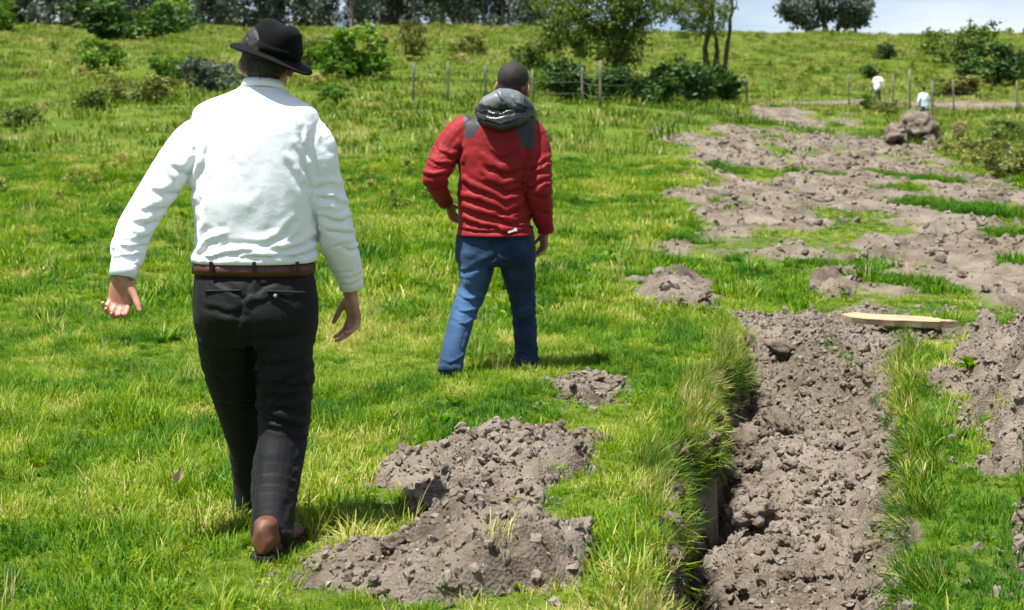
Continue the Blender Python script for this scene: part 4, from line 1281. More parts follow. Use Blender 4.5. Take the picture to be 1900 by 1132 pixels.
cB = (P(362, 494, YA) + P(580, 494, YA)) / 2
beltO = on(band('belt', cB - np.array([0, 0, .004]), abs(P(580, 494, YA)[0] - P(362, 494, YA)[0]) / 2 + .005, .127, .036, M['belt'], None, .004, tilt=(0, .01, 0), ex=2.25), A)
for px in (392, 472, 552):
    mb = MB(); q = P(px, 497, YA - .133 + .02 * abs((px - 472) / 100) ** 2)
    box(mb, q, (.012, .006, .040)); on(obj('belt_loop', mb.mesh('belt_loop', False), M['suit']), A)
for pxa, pxb in ((496, 566), (380, 446)):
    mb = MB(); pl = [P(pxa + (pxb - pxa) * t, 540 + (3 if pxa > 450 else -1) * t, YA - .143 + .030 * (((pxa + (pxb - pxa) * t - 473) / 100) ** 2)) for t in np.linspace(0, 1, 8)]
    tube(mb, pl, [(.004, .006)] * 8, n=8); on(obj('pocket_welt', mb.mesh('pocket_welt'), M['suit']), A)
mb = MB(); ellipsoid(mb, P(511, 549, YA - .150), (.0065, .004, .0065)); on(obj('pocket_button', mb.mesh('pocket_button'), M['button']), A)
# hat
hm_ = MB(); v = []; f = []; n = 56
prof = [(.0, .112, 0), (.0, .078, 1), (.012, .080, 1), (.045, .082, 1), (.080, .079, 1), (.102, .070, 1), (.114, .052, 1), (.108, .028, 1), (.104, .0, 1)]
HS = 1.08; HR = np.array(Euler((.13, .36, 0)).to_matrix()) * HS; hat_c = headA(.017, -.010, .030)
def hat_pt(r, z, th, brim):
    x, y = r * math.cos(th), 1.16 * r * math.sin(th)
    if brim: z = z + brim * (-.022 * math.cos(th) ** 2 + .004 - .008 * max(0, math.sin(th)) - .006 * max(0, -math.sin(th)))
    else:
        z -= .010 * math.exp(-(x / .022) ** 2) * (1 if z > .086 else 0)
        if y > 0: x *= 1 - .20 * max(0, z / .11) * (y / (r * 1.16 + 1e-6))
    return hat_c + HR @ np.array([x, y, z])
lay = []
for (r, z, b_) in [(.079, -.006, .0), (.095, -.006, .5), (.113, -.004, .85), (.129, .0, 1.0), (.1305, .004, 1.0), (.128, .007, 1.0), (.112, .004, .85), (.094, .005, .5), (.083, .010, .0), (.0835, .030, 0), (.080, .048, 0), (.073, .070, 0), (.065, .087, 0), (.053, .097, 0), (.036, .102, 0), (.018, .102, 0)]:
    lay.append([hat_pt(r, z, 2 * math.pi * j / n, b_) for j in range(n)])
for l in lay: v += l
for k in range(len(lay) - 1):
    for j in range(n):
        j2 = (j + 1) % n; f.append((k * n + j, k * n + j2, (k + 1) * n + j2, (k + 1) * n + j))
f.append(tuple((len(lay) - 1) * n + j for j in range(n)))
hm_.add(v, f); hatO = part('hat', hm_.mesh('hat'), M['felt'], A)
sub(band('hat_band', hat_c + HR @ np.array([0, 0, .022]), .084 * HS, (.0835 * 1.16 + .001) * HS, .030, M['ribbon'], None, .002, tilt=(.13, .36, 0), ex=2.0), hatO, A)
# shoes
sR = P(502, 1030, YA - .25)
on(shoe(None, (sR[0], sR[1]), gA + .014, -.22, M['shoe'], M['sole'], 0, 1.12), A)
sL = P(455, 965, YA + .31)
on(shoe(None, (sL[0], sL[1]), gA + .012, .05, M['shoe'], M['sole']), A)
mb = MB(); tube(mb, [P(502, 985, YA - .24), P(502, 1020, YA - .245)], [.043, .040]); on(obj('sock', mb.mesh('sock'), M['grey_sock']), A)

# ---------------------------------------------------------------- man in red jacket and jeans
YB = 7.30
gB = float(base_z(-.1, 7.3))
B = empty('person', (P(920, 690, YB)[0], YB, gB), 'man in red jacket with black hood and blue jeans walking away beside the trench', 'person')
jt = rows([(205, 912, 968, YB + .02, .075), (214, 890, 985, YB, .10), (224, 866, 996, YB, .120), (240, 853, 1002, YB, .14), (270, 848, 1000, YB, .158), (310, 848, 994, YB, .165), (350, 848, 986, YB, .160), (385, 850, 984, YB, .160), (412, 850, 988, YB, .165), (427, 850, 990, YB, .165), (436, 855, 986, YB, .150)])
jaL = limb([(874, 232, YB, 25), (848, 248, YB - .01, 28), (825, 280, YB - .05, 27), (809, 315, YB - .10, 25), (813, 338, YB - .05, 19), (819, 355, YB + .02, 16), (825, 371, YB + .08, 14)])
jaR = limb([(978, 236, YB, 25), (994, 258, YB, 27), (998, 300, YB - .03, 26), (1000, 345, YB - .05, 25), (1006, 385, YB + .0, 20), (1012, 422, YB + .04, 14)])
jh = rows([(418, 853, 988, YB, .135), (440, 846, 994, YB, .148), (460, 844, 996, YB, .152), (478, 846, 995, YB, .145), (490, 852, 990, YB, .12)])
jlL = limb([(884, 465, YB, 36, 1.3), (882, 500, YB - .01, 32, 1.2), (873, 538, YB - .02, 26, 1.1), (857, 582, YB - .08, 24), (842, 636, YB - .17, 22), (834, 682, YB - .24, 23)])
jlR = limb([(958, 465, YB, 36, 1.3), (964, 505, YB + .03, 30, 1.15), (969, 540, YB + .05, 25), (974, 592, YB + .07, 22), (977, 646, YB + .07, 22), (981, 688, YB + .06, 23)])
mb = MB(); hcB = P(953, 160, YB + .035)
hrings(mb, [(c, max(a - .02, .03), max(b - .02, .03)) for c, a, b in jt]); hrings(mb, [(c, a - .03, b - .035) for c, a, b in jh[:-1]])
tube(mb, [P(940, 215, YB), P(945, 190, YB + .01), hcB], [.066, .060, .060])
for lim, cut in ((jaL, .03), (jaR, .03)):
    p_, r_ = densify(*lim); tube(mb, p_, shrink(r_, cut))
for lim in (jlL, jlR):
    p_, r_ = densify(*lim); tube(mb, p_, shrink(r_, .038, .030))
wl = P(833, 378, YB + .10); wr = P(1011, 433, YB + .05)
tube(mb, [P(824, 360, YB + .04), wl], [.028, .026]); tube(mb, [P(1009, 410, YB + .03), wr], [.028, .026])
hand(mb, wl, (.25, .35, -.9), (.7, -.5, -.1), (.5, 1, 0), curl=(.4, .45, .5, .55), size=.88)
hand(mb, wr, (-.10, .10, -1.0), (-.85, -.45, 0), (-.3, 1, 0), curl=(.35, .40, .45, .5), size=.95)
headB = head_shape(mb, hcB, -.42, (-.08, .10, 0), 1.12)
for an in (P(837, 690, YB - .26), P(980, 695, YB + .06)):
    tube(mb, [an + np.array([0, .05, .10]), an + np.array([0, .05, .06]), an + np.array([0, .07, .035])], [.022, .022, .018])
part('body', remesh(mb.mesh('body'), .0045, 3, .45, 'body'), M['skin_b'], B)
mb = MB(); e_ = (-.08, .10, -.42)
ellipsoid(mb, headB(0, -.016, .036), (.0865, .1035, .095), e_, 24, 16); ellipsoid(mb, headB(0, -.048, -.012), (.068, .054, .064), e_, 20, 12)
hmB = remesh(mb.mesh('hair'), .005, 2, name='hair'); hairB = part('hair', hmB, M['crop'], B); obj('hair_strands', strands(hmB, 5000, .007, .0006, 5), M['crop'], hairB)
# jacket: red shell and grey yoke as one cloth, the yoke marked as its own material
mb = MB(); hrings(mb, jt, ex=2.3)
for lim in (jaL, jaR):
    p_, r_ = densify(*lim); tube(mb, p_, r_, n=18)
jm = remesh(mb.mesh('jacket'), .0065, 4, name='jacket')
wrinkle(jm, [([(852, 270), (845, 300), (850, 325)], .022, .016), ([(985, 240), (978, 285), (972, 330), (980, 380)], .020, .016), ([(800, 262), (820, 280), (842, 285)], .016, .008), ([(790, 290), (812, 300), (838, 302)], .016, .009), ([(786, 318), (808, 322), (832, 318)], .016, .010), ([(792, 345), (812, 345), (832, 338)], .014, .008),
    ([(1024, 290), (1000, 300), (980, 312)], .016, .010), ([(1026, 325), (1004, 330), (984, 345)], .016, .010), ([(1026, 360), (1008, 362), (990, 355)], .014, .009), ([(1026, 385), (1010, 392), (996, 388)], .013, .009),
    ([(860, 380), (900, 392), (960, 412)], .020, .012), ([(852, 360), (890, 366), (930, 385)], .02, .009), ([(855, 400), (900, 414), (950, 424)], .016, .010), ([(978, 370), (945, 388), (915, 392)], .018, .009), ([(975, 345), (940, 350), (905, 330)], .022, .009), ([(970, 310), (935, 318), (900, 300)], .024, .008), ([(980, 400), (950, 408), (925, 412)], .015, .008), ([(960, 275), (930, 290), (900, 268)], .03, .007), ([(858, 330), (880, 345), (905, 352)], .02, .008), ([(852, 420), (900, 424), (985, 424)], .012, .006)],
    YB - .15, noise=(.004, 7), seed=35)
zB = lambda py: P(0, py, YB)[2]
def bgB(mid, dv):
    low = sstep(zB(270), zB(400), mid[:, 2]); return 1.01 + .085 * low * dv[:, 2] ** 2 + .02 * low + .12 * np.abs(dv[:, 0] * dv[:, 2])
def bsB(p):
    low = sstep(zB(235), zB(330), p[:, 2]); pin = sstep(zB(437), zB(425), p[:, 2]); hi = (.005 + .020 * low) * pin; return hi * .7, hi
gf, sf = garment_fns([jaL, jaR], ([0, .2, .4, .9, 1], [0, .08, .16, .16, .05]), ([0, .2, .4, .85, 1], [.004, .012, .020, .018, .004]), bgB, bsB)
drape(jm, gf, sf, 150, .24, seed=24)
jkO = part('jacket', jm, M['jacket'], B)
jm.materials.append(M['yoke'])
co = coords(jm); pol = np.empty(len(jm.polygons) * 3, np.float32); jm.polygons.foreach_get('center', pol); pol = pol.reshape(-1, 3)
yl = P(0, 236, YB)[2]; xL, xR = P(866, 240, YB)[0], P(988, 240, YB)[0]
inr = lambda: None
cx_ = (xL + xR) / 2; hw_ = (xR - xL) / 2
dx = np.abs(pol[:, 0] - cx_) / hw_
sx = (pol[:, 0] - cx_) / hw_
yk = (pol[:, 2] > yl + .030 - .095 * sstep(.40, .90, -sx) - .15 * sstep(.30, .80, sx) + .26 * sstep(1.0, 1.22, dx)) & (dx < 1.22)
mi = np.where(yk, 1, 0).astype(np.int32); jm.polygons.foreach_set('material_index', mi); jm.update()
# hood lying on the shoulders
mb = MB()
ring = []
def hp(px, py, Y): return P(px, py, Y)
tube(mb, [hp(898, 205, YB - .06), hp(908, 196, YB - .11), hp(930, 186, YB - .12), hp(955, 190, YB - .11), hp(975, 202, YB - .06), hp(984, 214, YB + .02), hp(978, 212, YB + .10)], [.050, .062, .070, .066, .055, .040, .03], n=16)
tube(mb, [hp(892, 212, YB - .08), hp(910, 222, YB - .145), hp(930, 228, YB - .16), hp(952, 222, YB - .15), hp(976, 214, YB - .09)], [.035, .05, .055, .05, .035], n=16)
tube(mb, [hp(893, 210, YB - .02), hp(905, 200, YB + .06), hp(915, 200, YB + .12)], [.04, .035, .03], n=14)
hm = remesh(mb.mesh('hood'), .006, 4, name='hood')
wrinkle(hm, [([(882, 206), (915, 214), (950, 210), (984, 202)], .011, .014), ([(890, 222), (930, 234), (968, 222)], .010, .008), ([(918, 170), (932, 190), (925, 204)], .012, .006), ([(945, 174), (955, 192), (975, 204)], .012, .006)], YB - .18, noise=(.004, 9), seed=45)
hm.materials.append(M['hood']); hm.materials.append(M['sunlit_lining'])
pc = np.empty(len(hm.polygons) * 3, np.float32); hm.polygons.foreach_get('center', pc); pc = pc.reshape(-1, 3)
lit_top = (pc[:, 2] > P(0, 197, YB - .12)[2] + .02 * vnoise(pc[:, 0] * 22, pc[:, 2] * 22, s=77)) & (pc[:, 0] < P(972, 200, YB - .1)[0])  # upper hood faces coloured pale as if catching the sun
hm.polygons.foreach_set('material_index', lit_top.astype(np.int32)); hm.update()
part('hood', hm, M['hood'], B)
def cuffB(lim, r):
    a, b_ = np.asarray(lim[0][-2]), np.asarray(lim[0][-1]); d = unit(b_ - a); q = Vector((0, 0, -1)).rotation_difference(Vector(d)).to_euler()
    sub(band('cuff', b_ + d * .006, r, r, .035, M['jacket'], None, .004, n=24, tilt=tuple(q), ex=2.0), jkO, B)
cuffB(jaL, .042); cuffB(jaR, .043)
mb = MB(); box(mb, P(950, 429, YB - .172), (.045, .005, .010), (0, -.35, 0)); box(mb, P(957, 426, YB - .170), (.014, .005, .018), (0, -.2, 0)); on(obj('zip_tag', mb.mesh('zip_tag', False), M['white_plastic']), B)
# jeans
mb = MB(); hrings(mb, jh, ex=2.2)
for lim in (jlL, jlR):
    p_, r_ = densify(*lim); tube(mb, p_, r_, n=18)
tm = remesh(mb.mesh('jeans'), .0065, 3, name='jeans')
wrinkle(tm, [([(920, 470), (895, 490), (860, 500)], .02, .007), ([(925, 480), (955, 490), (985, 492)], .02, .007), ([(850, 548), (875, 556), (905, 545)], .016, .008), ([(845, 570), (872, 578), (900, 566)], .016, .008), ([(838, 590), (862, 598), (888, 590)], .014, .006), ([(940, 560), (965, 568), (992, 558)], .015, .008), ([(942, 590), (968, 596), (995, 588)], .015, .007), ([(820, 655), (840, 662), (862, 652)], .012, .006), ([(955, 655), (975, 662), (998, 656)], .012, .008), ([(956, 675), (978, 680), (1000, 674)], .012, .007), ([(922, 440), (922, 470), (924, 495)], .012, .008)], YB - .1, noise=(.004, 7), seed=55)
gf, sf = garment_fns([jlL, jlR], ([0, .15, .4, .6, .8, 1], [0, .05, .13, .12, .06, .14]), ([0, .15, .4, .8, 1], [.003, .008, .013, .010, .014]), lambda m_, v_: 1.01 + .05 * np.abs(v_[:, 0] * v_[:, 2]), lambda p: (np.full(len(p), .004), np.full(len(p), .006)))
drape(tm, gf, sf, 130, .16, seed=34)
co = coords(tm)
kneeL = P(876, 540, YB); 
fd = sstep(.45, .0, np.abs(co[:, 2] - .42)) * sstep(.26, .02, np.abs(co[:, 0] - np.interp(co[:, 2], [0, .5, .85], [P(840, 680, YB)[0], P(872, 560, YB)[0], P(885, 460, YB)[0]])) * 1.8) * .8 + .05 + .12 * fbm(co[:, 0] * 14, co[:, 1] * 14, co[:, 2] * 14, o=3, s=66)  # worn denim fade plus painted sunlight, kept to the left leg
fattr(tm, 'sunlit_fade', np.clip(fd, 0, 1))
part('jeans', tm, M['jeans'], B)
a_ = P(837, 690, YB - .26); on(shoe(None, (a_[0], a_[1] + .045), gB + .008, .10, M['sneaker'], M['sole'], 0, .88), B)
a_ = P(980, 695, YB + .06); on(shoe(None, (a_[0], a_[1] + .045), gB + .008, -.2, M['sneaker'], M['sole'], 0, .88), B)
# ------------------------------------------------------------------ trees, bushes
M['leaf_mid'] = leaf_mat('leaf_mid', [(0, (.035, .070, .012)), (.45, (.095, .15, .024)), (1, (.20, .24, .055))], .38, attr='tint', instancer=False)
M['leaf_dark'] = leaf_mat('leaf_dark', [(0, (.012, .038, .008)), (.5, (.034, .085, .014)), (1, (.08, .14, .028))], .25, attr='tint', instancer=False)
M['leaf_bright'] = leaf_mat('leaf_bright', [(0, (.035, .095, .010)), (.5, (.085, .19, .015)), (1, (.20, .29, .04))], .35, attr='tint', instancer=False)
M['leaf_olive'] = leaf_mat('leaf_olive', [(0, (.06, .08, .015)), (.5, (.14, .16, .03)), (1, (.27, .25, .08))], .3, attr='tint', instancer=False)
M['leaf_grey'] = leaf_mat('leaf_grey', [(0, (.045, .060, .045)), (.5, (.085, .105, .078)), (1, (.15, .175, .125))], .2, attr='tint', instancer=False)
M['leaf_straw'] = leaf_mat('leaf_straw', [(0, (.16, .14, .05)), (.5, (.33, .27, .13)), (1, (.50, .43, .25))], .2, attr='tint', instancer=False)
M['bark'] = noise_mat('bark', (.030, .024, .018), (.085, .068, .050), 9, .9, .8, 30, stretch=(1, 1, .25), bdist=.03)
M['bark_pale'] = noise_mat('pale_bark', (.13, .115, .09), (.24, .21, .17), 5, .85, .5, 20, stretch=(1, 1, .2), bdist=.03)
M['post'] = noise_mat('weathered_post_wood', (.10, .09, .07), (.19, .165, .13), 16, .9, .7, 60, stretch=(1, 1, .12), bdist=.01)
M['wire'] = noise_mat('rusty_wire', (.12, .10, .09), (.2, .17, .15), 20, .6, .0)

def foliage(seed, blobs, leaf, per=38, clump_r=.30, aspect=1.8, droop=0.0, name='crown'):
    """leaf-sized faces gathered in clumps through the volume of each blob; blobs: (centre, radii, number of clumps)"""
    r = np.random.default_rng(seed); V = []; T = []; Bl = []
    for c, rad, nc in blobs:
        c = np.asarray(c, float); rad = np.asarray(rad, float)
        u = r.normal(size=(nc, 3)); u /= np.linalg.norm(u, axis=1)[:, None]
        q = u * (r.uniform(.25, 1.0, nc) ** .45)[:, None]
        q *= (1 + .28 * fbm(q[:, 0] * 1.9 + seed, q[:, 1] * 1.9, q[:, 2] * 1.9, o=2, s=seed))[:, None]
        cc = c + q * rad
        ct = r.uniform(.1, .9, nc)
        cr = clump_r * r.uniform(.6, 1.3, nc)
        m = nc * per
        p = np.repeat(cc, per, 0) + r.normal(size=(m, 3)) * np.repeat(cr, per)[:, None] * np.array([.55, .55, .42])
        d = r.normal(size=(m, 3)); d[:, 2] -= droop; d /= np.linalg.norm(d, axis=1)[:, None]
        e = np.cross(d, r.normal(size=(m, 3))); e /= np.linalg.norm(e, axis=1)[:, None]
        L_ = leaf * r.uniform(.6, 1.3, m)[:, None]; W = L_ / aspect
        quad = np.stack([p - d * L_ / 2, p + e * W / 2, p + d * L_ / 2, p - e * W / 2], 1)
        V.append(quad.reshape(-1, 3)); T.append(np.repeat(np.clip(np.repeat(ct, per) + r.normal(0, .12, m), 0, 1), 4)); Bl.append(np.repeat(r.uniform(size=m), 4))
    V = np.vstack(V); n = len(V) // 4
    me = mesh_np(name, V, np.arange(n * 4).reshape(n, 4), False)
    fattr(me, 'tint', np.concatenate(T)); fattr(me, 'blade', np.concatenate(Bl))
    return me

def stems(paths, n=9, wob=.05, seed=1):
    mb = MB(); r = np.random.default_rng(seed)
    for pts, r0, r1 in paths:
        pts = np.asarray(pts, float); k = len(pts)
        p_, _ = densify(pts, [(1.0, 1.0)] * k, 4)
        p_ = p_ + r.normal(0, wob, p_.shape) * np.linspace(0, 1, len(p_))[:, None]
        rr = np.linspace(r0, r1, len(p_)) * (1 + r.normal(0, .06, len(p_)))
        tube(mb, p_, list(rr), n=n)
    return mb.mesh('trunk')

def tree(label, base, paths, blobs, leaf, mat, bark, seed, group=None, per=38, clump_r=.3, name='tree', aspect=1.8, droop=.3, twigs=True, wob=.05):
    t = empty(name, base, label, 'tree', group)
    r = np.random.default_rng(seed)
    pp = list(paths)
    if twigs:
        for c, rad, nc in blobs:                                   # limbs that reach into every part of the crown
            allp = np.vstack([np.asarray(q[0], float)[len(q[0]) // 2:] for q in paths])
            for k in range(3):
                e = np.asarray(c, float) + r.normal(size=3) * np.asarray(rad) * .45
                s = allp[np.argmin(np.linalg.norm(allp - e, axis=1) + r.uniform(0, .6, len(allp)))]
                m_ = (s + e) / 2 + r.normal(size=3) * .12
                pp.append(([s, m_, e], .035, .010))
    obj('trunk', stems(pp, seed=seed, wob=wob), bark, t)
    obj('crown', foliage(seed, blobs, leaf, per, clump_r, aspect, droop), mat, t)
    return t

def gp(px, py):
    g = G(px, py); return np.array([g[0], g[1], float(base_z(g[0], g[1]))])
def rel(px, py, Y, base): return P(px, py, Y) - np.asarray(base)

# tree with a leaning dark trunk over the fence
b1 = gp(1128, 186); Y1 = b1[1]
q = lambda px, py, dy=0: rel(px, py, Y1 + dy, b1)
tree('middle tree with leaning dark trunk and loose olive crown behind two pale posts', b1,
     [([q(1130, 192), q(1134, 150), q(1142, 115), q(1150, 70), q(1140, 20), q(1120, -60)], .13, .04), ([q(1142, 118), q(1165, 85), q(1180, 40), q(1190, -30)], .07, .025), ([q(1148, 75), q(1100, 50), q(1060, 20)], .05, .02)],
     [(q(1105, 20), (1.45, 1.3, 1.1), 130), (q(1055, 50, -.3), (.95, .9, .8), 70), (q(1165, 45, .2), (1.0, 1.0, 1.0), 80), (q(1115, 82, -.2), (1.1, .9, .5), 50), (q(1050, -10, .2), (1.3, 1.1, 1.0), 80), (q(1185, 0, -.2), (1.2, 1.1, .9), 70), (q(1130, -50), (1.8, 1.5, 1.2), 80), (q(1190, -20, .5), (1.1, 1.0, .8), 40), (q(1150, 108, .3), (.7, .6, .4), 26), (q(1022, 70, .4), (.5, .5, .7), 22)],
     .12, M['leaf_mid'], M['bark'], 501, per=34, clump_r=.27)
b2 = gp(1314, 182); Y2 = b2[1]
q = lambda px, py, dy=0: rel(px, py, Y2 + dy, b2)
tree('tree with several twisted dark stems right of the leaning tree', b2,
     [([q(1318, 190), q(1318, 150), q(1310, 110), q(1312, 70), q(1322, 30), q(1318, -40)], .18, .07), ([q(1320, 150), q(1330, 105), q(1326, 65), q(1312, 25), q(1290, -30)], .13, .05), ([q(1342, 186), q(1346, 120), q(1352, 70), q(1358, 20), q(1362, -50)], .12, .06), ([q(1312, 72), q(1290, 40), q(1260, 15)], .05, .02)],
     [(q(1280, 22), (1.0, 1.0, .9), 85), (q(1320, 28, -.3), (.8, .8, .95), 70), (q(1245, 5, .3), (1.2, 1.0, .75), 70), (q(1310, -50), (1.7, 1.5, 1.1), 70), (q(1280, 60, -.2), (.6, .6, .4), 14), (q(1345, 15, .4), (.4, .6, .6), 14), (q(1225, 22, .4), (.5, .6, .5), 14)],
     .12, M['leaf_mid'], M['bark'], 511, per=28, clump_r=.24)
b3 = np.array([(1530 - 950) / FPX * 136, 136.0, 0]); b3[2] = float(base_z(b3[0], b3[1])); Y3 = 136.0
q = lambda px, py, dy=0: rel(px, py, Y3 + dy, b3)
tree('broad grey green tree standing alone on the skyline against the sky', b3,
     [([(0, 0, -1), q(1525, 30), q(1520, 0)], .35, .12), ([(.6, 0, -1), q(1560, 30), q(1575, 5)], .28, .1), ([(-1, 0, -1), q(1490, 30), q(1478, 8)], .28, .1), ([(2.5, 0, -1), q(1590, 35), q(1600, 15)], .22, .08)],
     [(q(1490, 12), (2.5, 2.2, 1.7), 60), (q(1545, 5), (3.0, 2.5, 1.9), 80), (q(1595, 18), (1.6, 2, 1.5), 44), (q(1465, 22), (1.3, 1.6, 1.3), 26), (q(1575, 42), (1.6, 1.5, .5), 14), (q(1500, 44), (1.5, 1.5, .45), 12)],
     .42, M['leaf_grey'], M['bark'], 521, per=36, clump_r=.6, wob=.12)

# wood of tall grey eucalyptus behind the crest: four kinds of tree, copied
def euc(seed):
    r = np.random.default_rng(seed); h = r.uniform(13, 17)
    p0 = [([(0, 0, -1), (r.normal(0, .2), 0, h * .4), (r.normal(0, .4), 0, h * .8), (r.normal(0, .5), 0, h)], .24, .06)]
    bl = [((r.normal(0, .5), r.normal(0, .5), h * f), (r.uniform(1.1, 1.9), r.uniform(1.1, 1.9), h * .10), int(16 + 6 * f)) for f in np.linspace(.22, .95, 6)]
    return stems(p0, seed=seed, n=7), foliage(seed, bl, .50, 30, .75, 2.6, .9)
eucs = [euc(601 + i) for i in range(4)]
for m_ in eucs: m_[0].materials.append(M['bark_pale']); m_[1].materials.append(M['leaf_grey'])
k = 0
for row, (yy, x0, x1, dx) in enumerate([(158, -74, 4.2, 2.2), (166, -74, 5.5, 2.4)]):
    x = x0
    while x < x1:
        X_, Y_ = x + rng.normal(0, .5), yy + rng.normal(0, 2)
        t = empty('eucalyptus_tree', (X_, Y_, float(base_z(X_, Y_))), 'tall grey green eucalyptus in the dense wood along the left skyline', 'tree', 'eucalyptus wood behind the hill crest', rng.uniform(0, 6.28))
        s = rng.uniform(.85, 1.15); t.scale = (s, s, s)
        obj('trunk', eucs[k % 4][0], None, t); obj('crown', eucs[k % 4][1], None, t)
        k += 1; x += dx * rng.uniform(.75, 1.25)

# bushes
def bush_mesh(seed, leaf=.085, nc=60):
    r = np.random.default_rng(seed)
    bl = [((r.normal(0, .22), r.normal(0, .22), r.uniform(.3, .62)), (r.uniform(.24, .36), r.uniform(.24, .36), r.uniform(.24, .36)), nc // 4) for _ in range(4)] + [((0, 0, .22), (.45, .45, .2), nc // 3)]
    st = [([(r.normal(0, .05), r.normal(0, .05), -.05), (r.normal(0, .12), r.normal(0, .12), .3), (r.normal(0, .25), r.normal(0, .25), .7)], .018, .006) for _ in range(5)]
    return stems(st, n=6, wob=.02, seed=seed), foliage(seed, bl, leaf, 30, .12, 1.6, 0, 'foliage')
bushes = [bush_mesh(701 + i) for i in range(4)]
bush_n = {}
def bush(label, px, py, w, h, mat, group='bushes on the hillside', xyz=None):
    g = gp(px, py) if xyz is None else np.asarray(xyz)
    sc = g[1] / FPX
    i = len(bush_n); bush_n[label] = 1
    s_me, f_me = bushes[i % 4]
    t = empty('bush', g, label, 'bush', group, rz=i * 1.7)
    for nm, me, mt in (('stems', s_me, 'bark'), ('foliage', f_me, mat)):
        key = '%s_%d_%s' % (nm, i % 4, mt)
        m2 = bpy.data.meshes.get(key)
        if m2 is None:
            m2 = me.copy(); m2.name = key; m2.materials.clear(); m2.materials.append(M[mt])
        o = obj(nm, m2, None, t); o.scale = (w * sc * 1.1, w * sc * 1.1, h * sc * 1.3)
    return t
for a in [
    ('large bright green bush on the slope just right of the black hat', 655, 150, 120, 84, 'leaf_bright'),
    ('smaller green bush tucked against the large bright bush by the black hat', 592, 128, 64, 58, 'leaf_mid'),
    ('olive brown upright shrub standing alone on slope between the two men', 768, 112, 52, 66, 'leaf_olive'),
    ('dark green round bush at upper left below the skyline', 238, 78, 140, 74, 'leaf_dark'),
    ('bright green bush directly right of the dark round bush at upper left', 305, 66, 100, 54, 'leaf_bright'),
    ('dark green bush at the top left corner of the field', 70, 46, 110, 48, 'leaf_mid'),
    ('yellow green bush at the left frame edge near the top', 5, 60, 60, 60, 'leaf_bright'),
    ('low grey green bush just left of the black hat', 400, 168, 80, 52, 'leaf_grey'),
    ('low green bush above the left elbow of man in white shirt', 165, 210, 64, 40, 'leaf_mid'),
    ('leafy green bush left of the low grey bush by the hat', 330, 150, 70, 46, 'leaf_bright'),
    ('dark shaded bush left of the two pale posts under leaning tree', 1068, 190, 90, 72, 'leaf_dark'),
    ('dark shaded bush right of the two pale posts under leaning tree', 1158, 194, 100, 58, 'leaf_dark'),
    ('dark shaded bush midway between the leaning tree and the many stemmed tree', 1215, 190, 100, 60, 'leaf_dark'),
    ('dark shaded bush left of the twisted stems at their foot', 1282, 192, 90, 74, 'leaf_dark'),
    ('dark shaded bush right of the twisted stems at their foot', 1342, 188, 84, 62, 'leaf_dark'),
    ('small green bush in front of the crest left of leaning tree', 985, 128, 62, 44, 'leaf_mid'),
    ('small olive bush on slope left of head of man in red jacket', 868, 98, 60, 30, 'leaf_olive'),
    ('small dark bush on the right hillside above the far person on left', 1636, 112, 36, 30, 'leaf_dark'),
    ('tiny dark bush right above the far person on left', 1612, 146, 28, 24, 'leaf_dark'),
    ('green bush highest on the right hillside below the skyline poles', 1780, 118, 84, 62, 'leaf_mid'),
    ('broad dark green bush on right hillside, largest there', 1845, 160, 110, 72, 'leaf_dark'),
    ('green bush at the right frame edge on the hillside', 1895, 152, 60, 60, 'leaf_mid'),
    ('olive bush at the foot of right hillside beside the far track', 1770, 178, 96, 34, 'leaf_olive'),
    ('dry brown and green bush at right frame edge beside the turned soil', 1885, 330, 100, 66, 'leaf_olive'),
    ('low green bush at right frame edge behind the dry brown bush', 1868, 262, 70, 36, 'leaf_mid'),
    ('olive tuft of tall weeds right of the big earth lumps', 1800, 292, 90, 36, 'leaf_olive'),
    ('pale dry weed standing just right of the big earth lumps', 1775, 262, 26, 34, 'leaf_straw'),
    ('olive scrubby bush on left slope above the left shoulder', 260, 190, 90, 44, 'leaf_olive'),
    ('bright leafy shrub on left slope below the dark round bush', 190, 130, 80, 50, 'leaf_bright'),
    ('small green bush on the left slope at the frame edge, lowest of them', 20, 235, 60, 36, 'leaf_mid'),
    ('green bush right of hat on the lower slope', 610, 196, 60, 36, 'leaf_bright'),
    ('yellow green bush below the crest between red jacket man and leaning tree', 1010, 168, 60, 36, 'leaf_bright'),
    ('tall weeds hiding the legs of far person in white shirt', 1616, 204, 44, 26, 'leaf_bright'),
    ('low weeds right of the far person in white shirt', 1640, 212, 44, 24, 'leaf_olive'),
]: bush(*a)

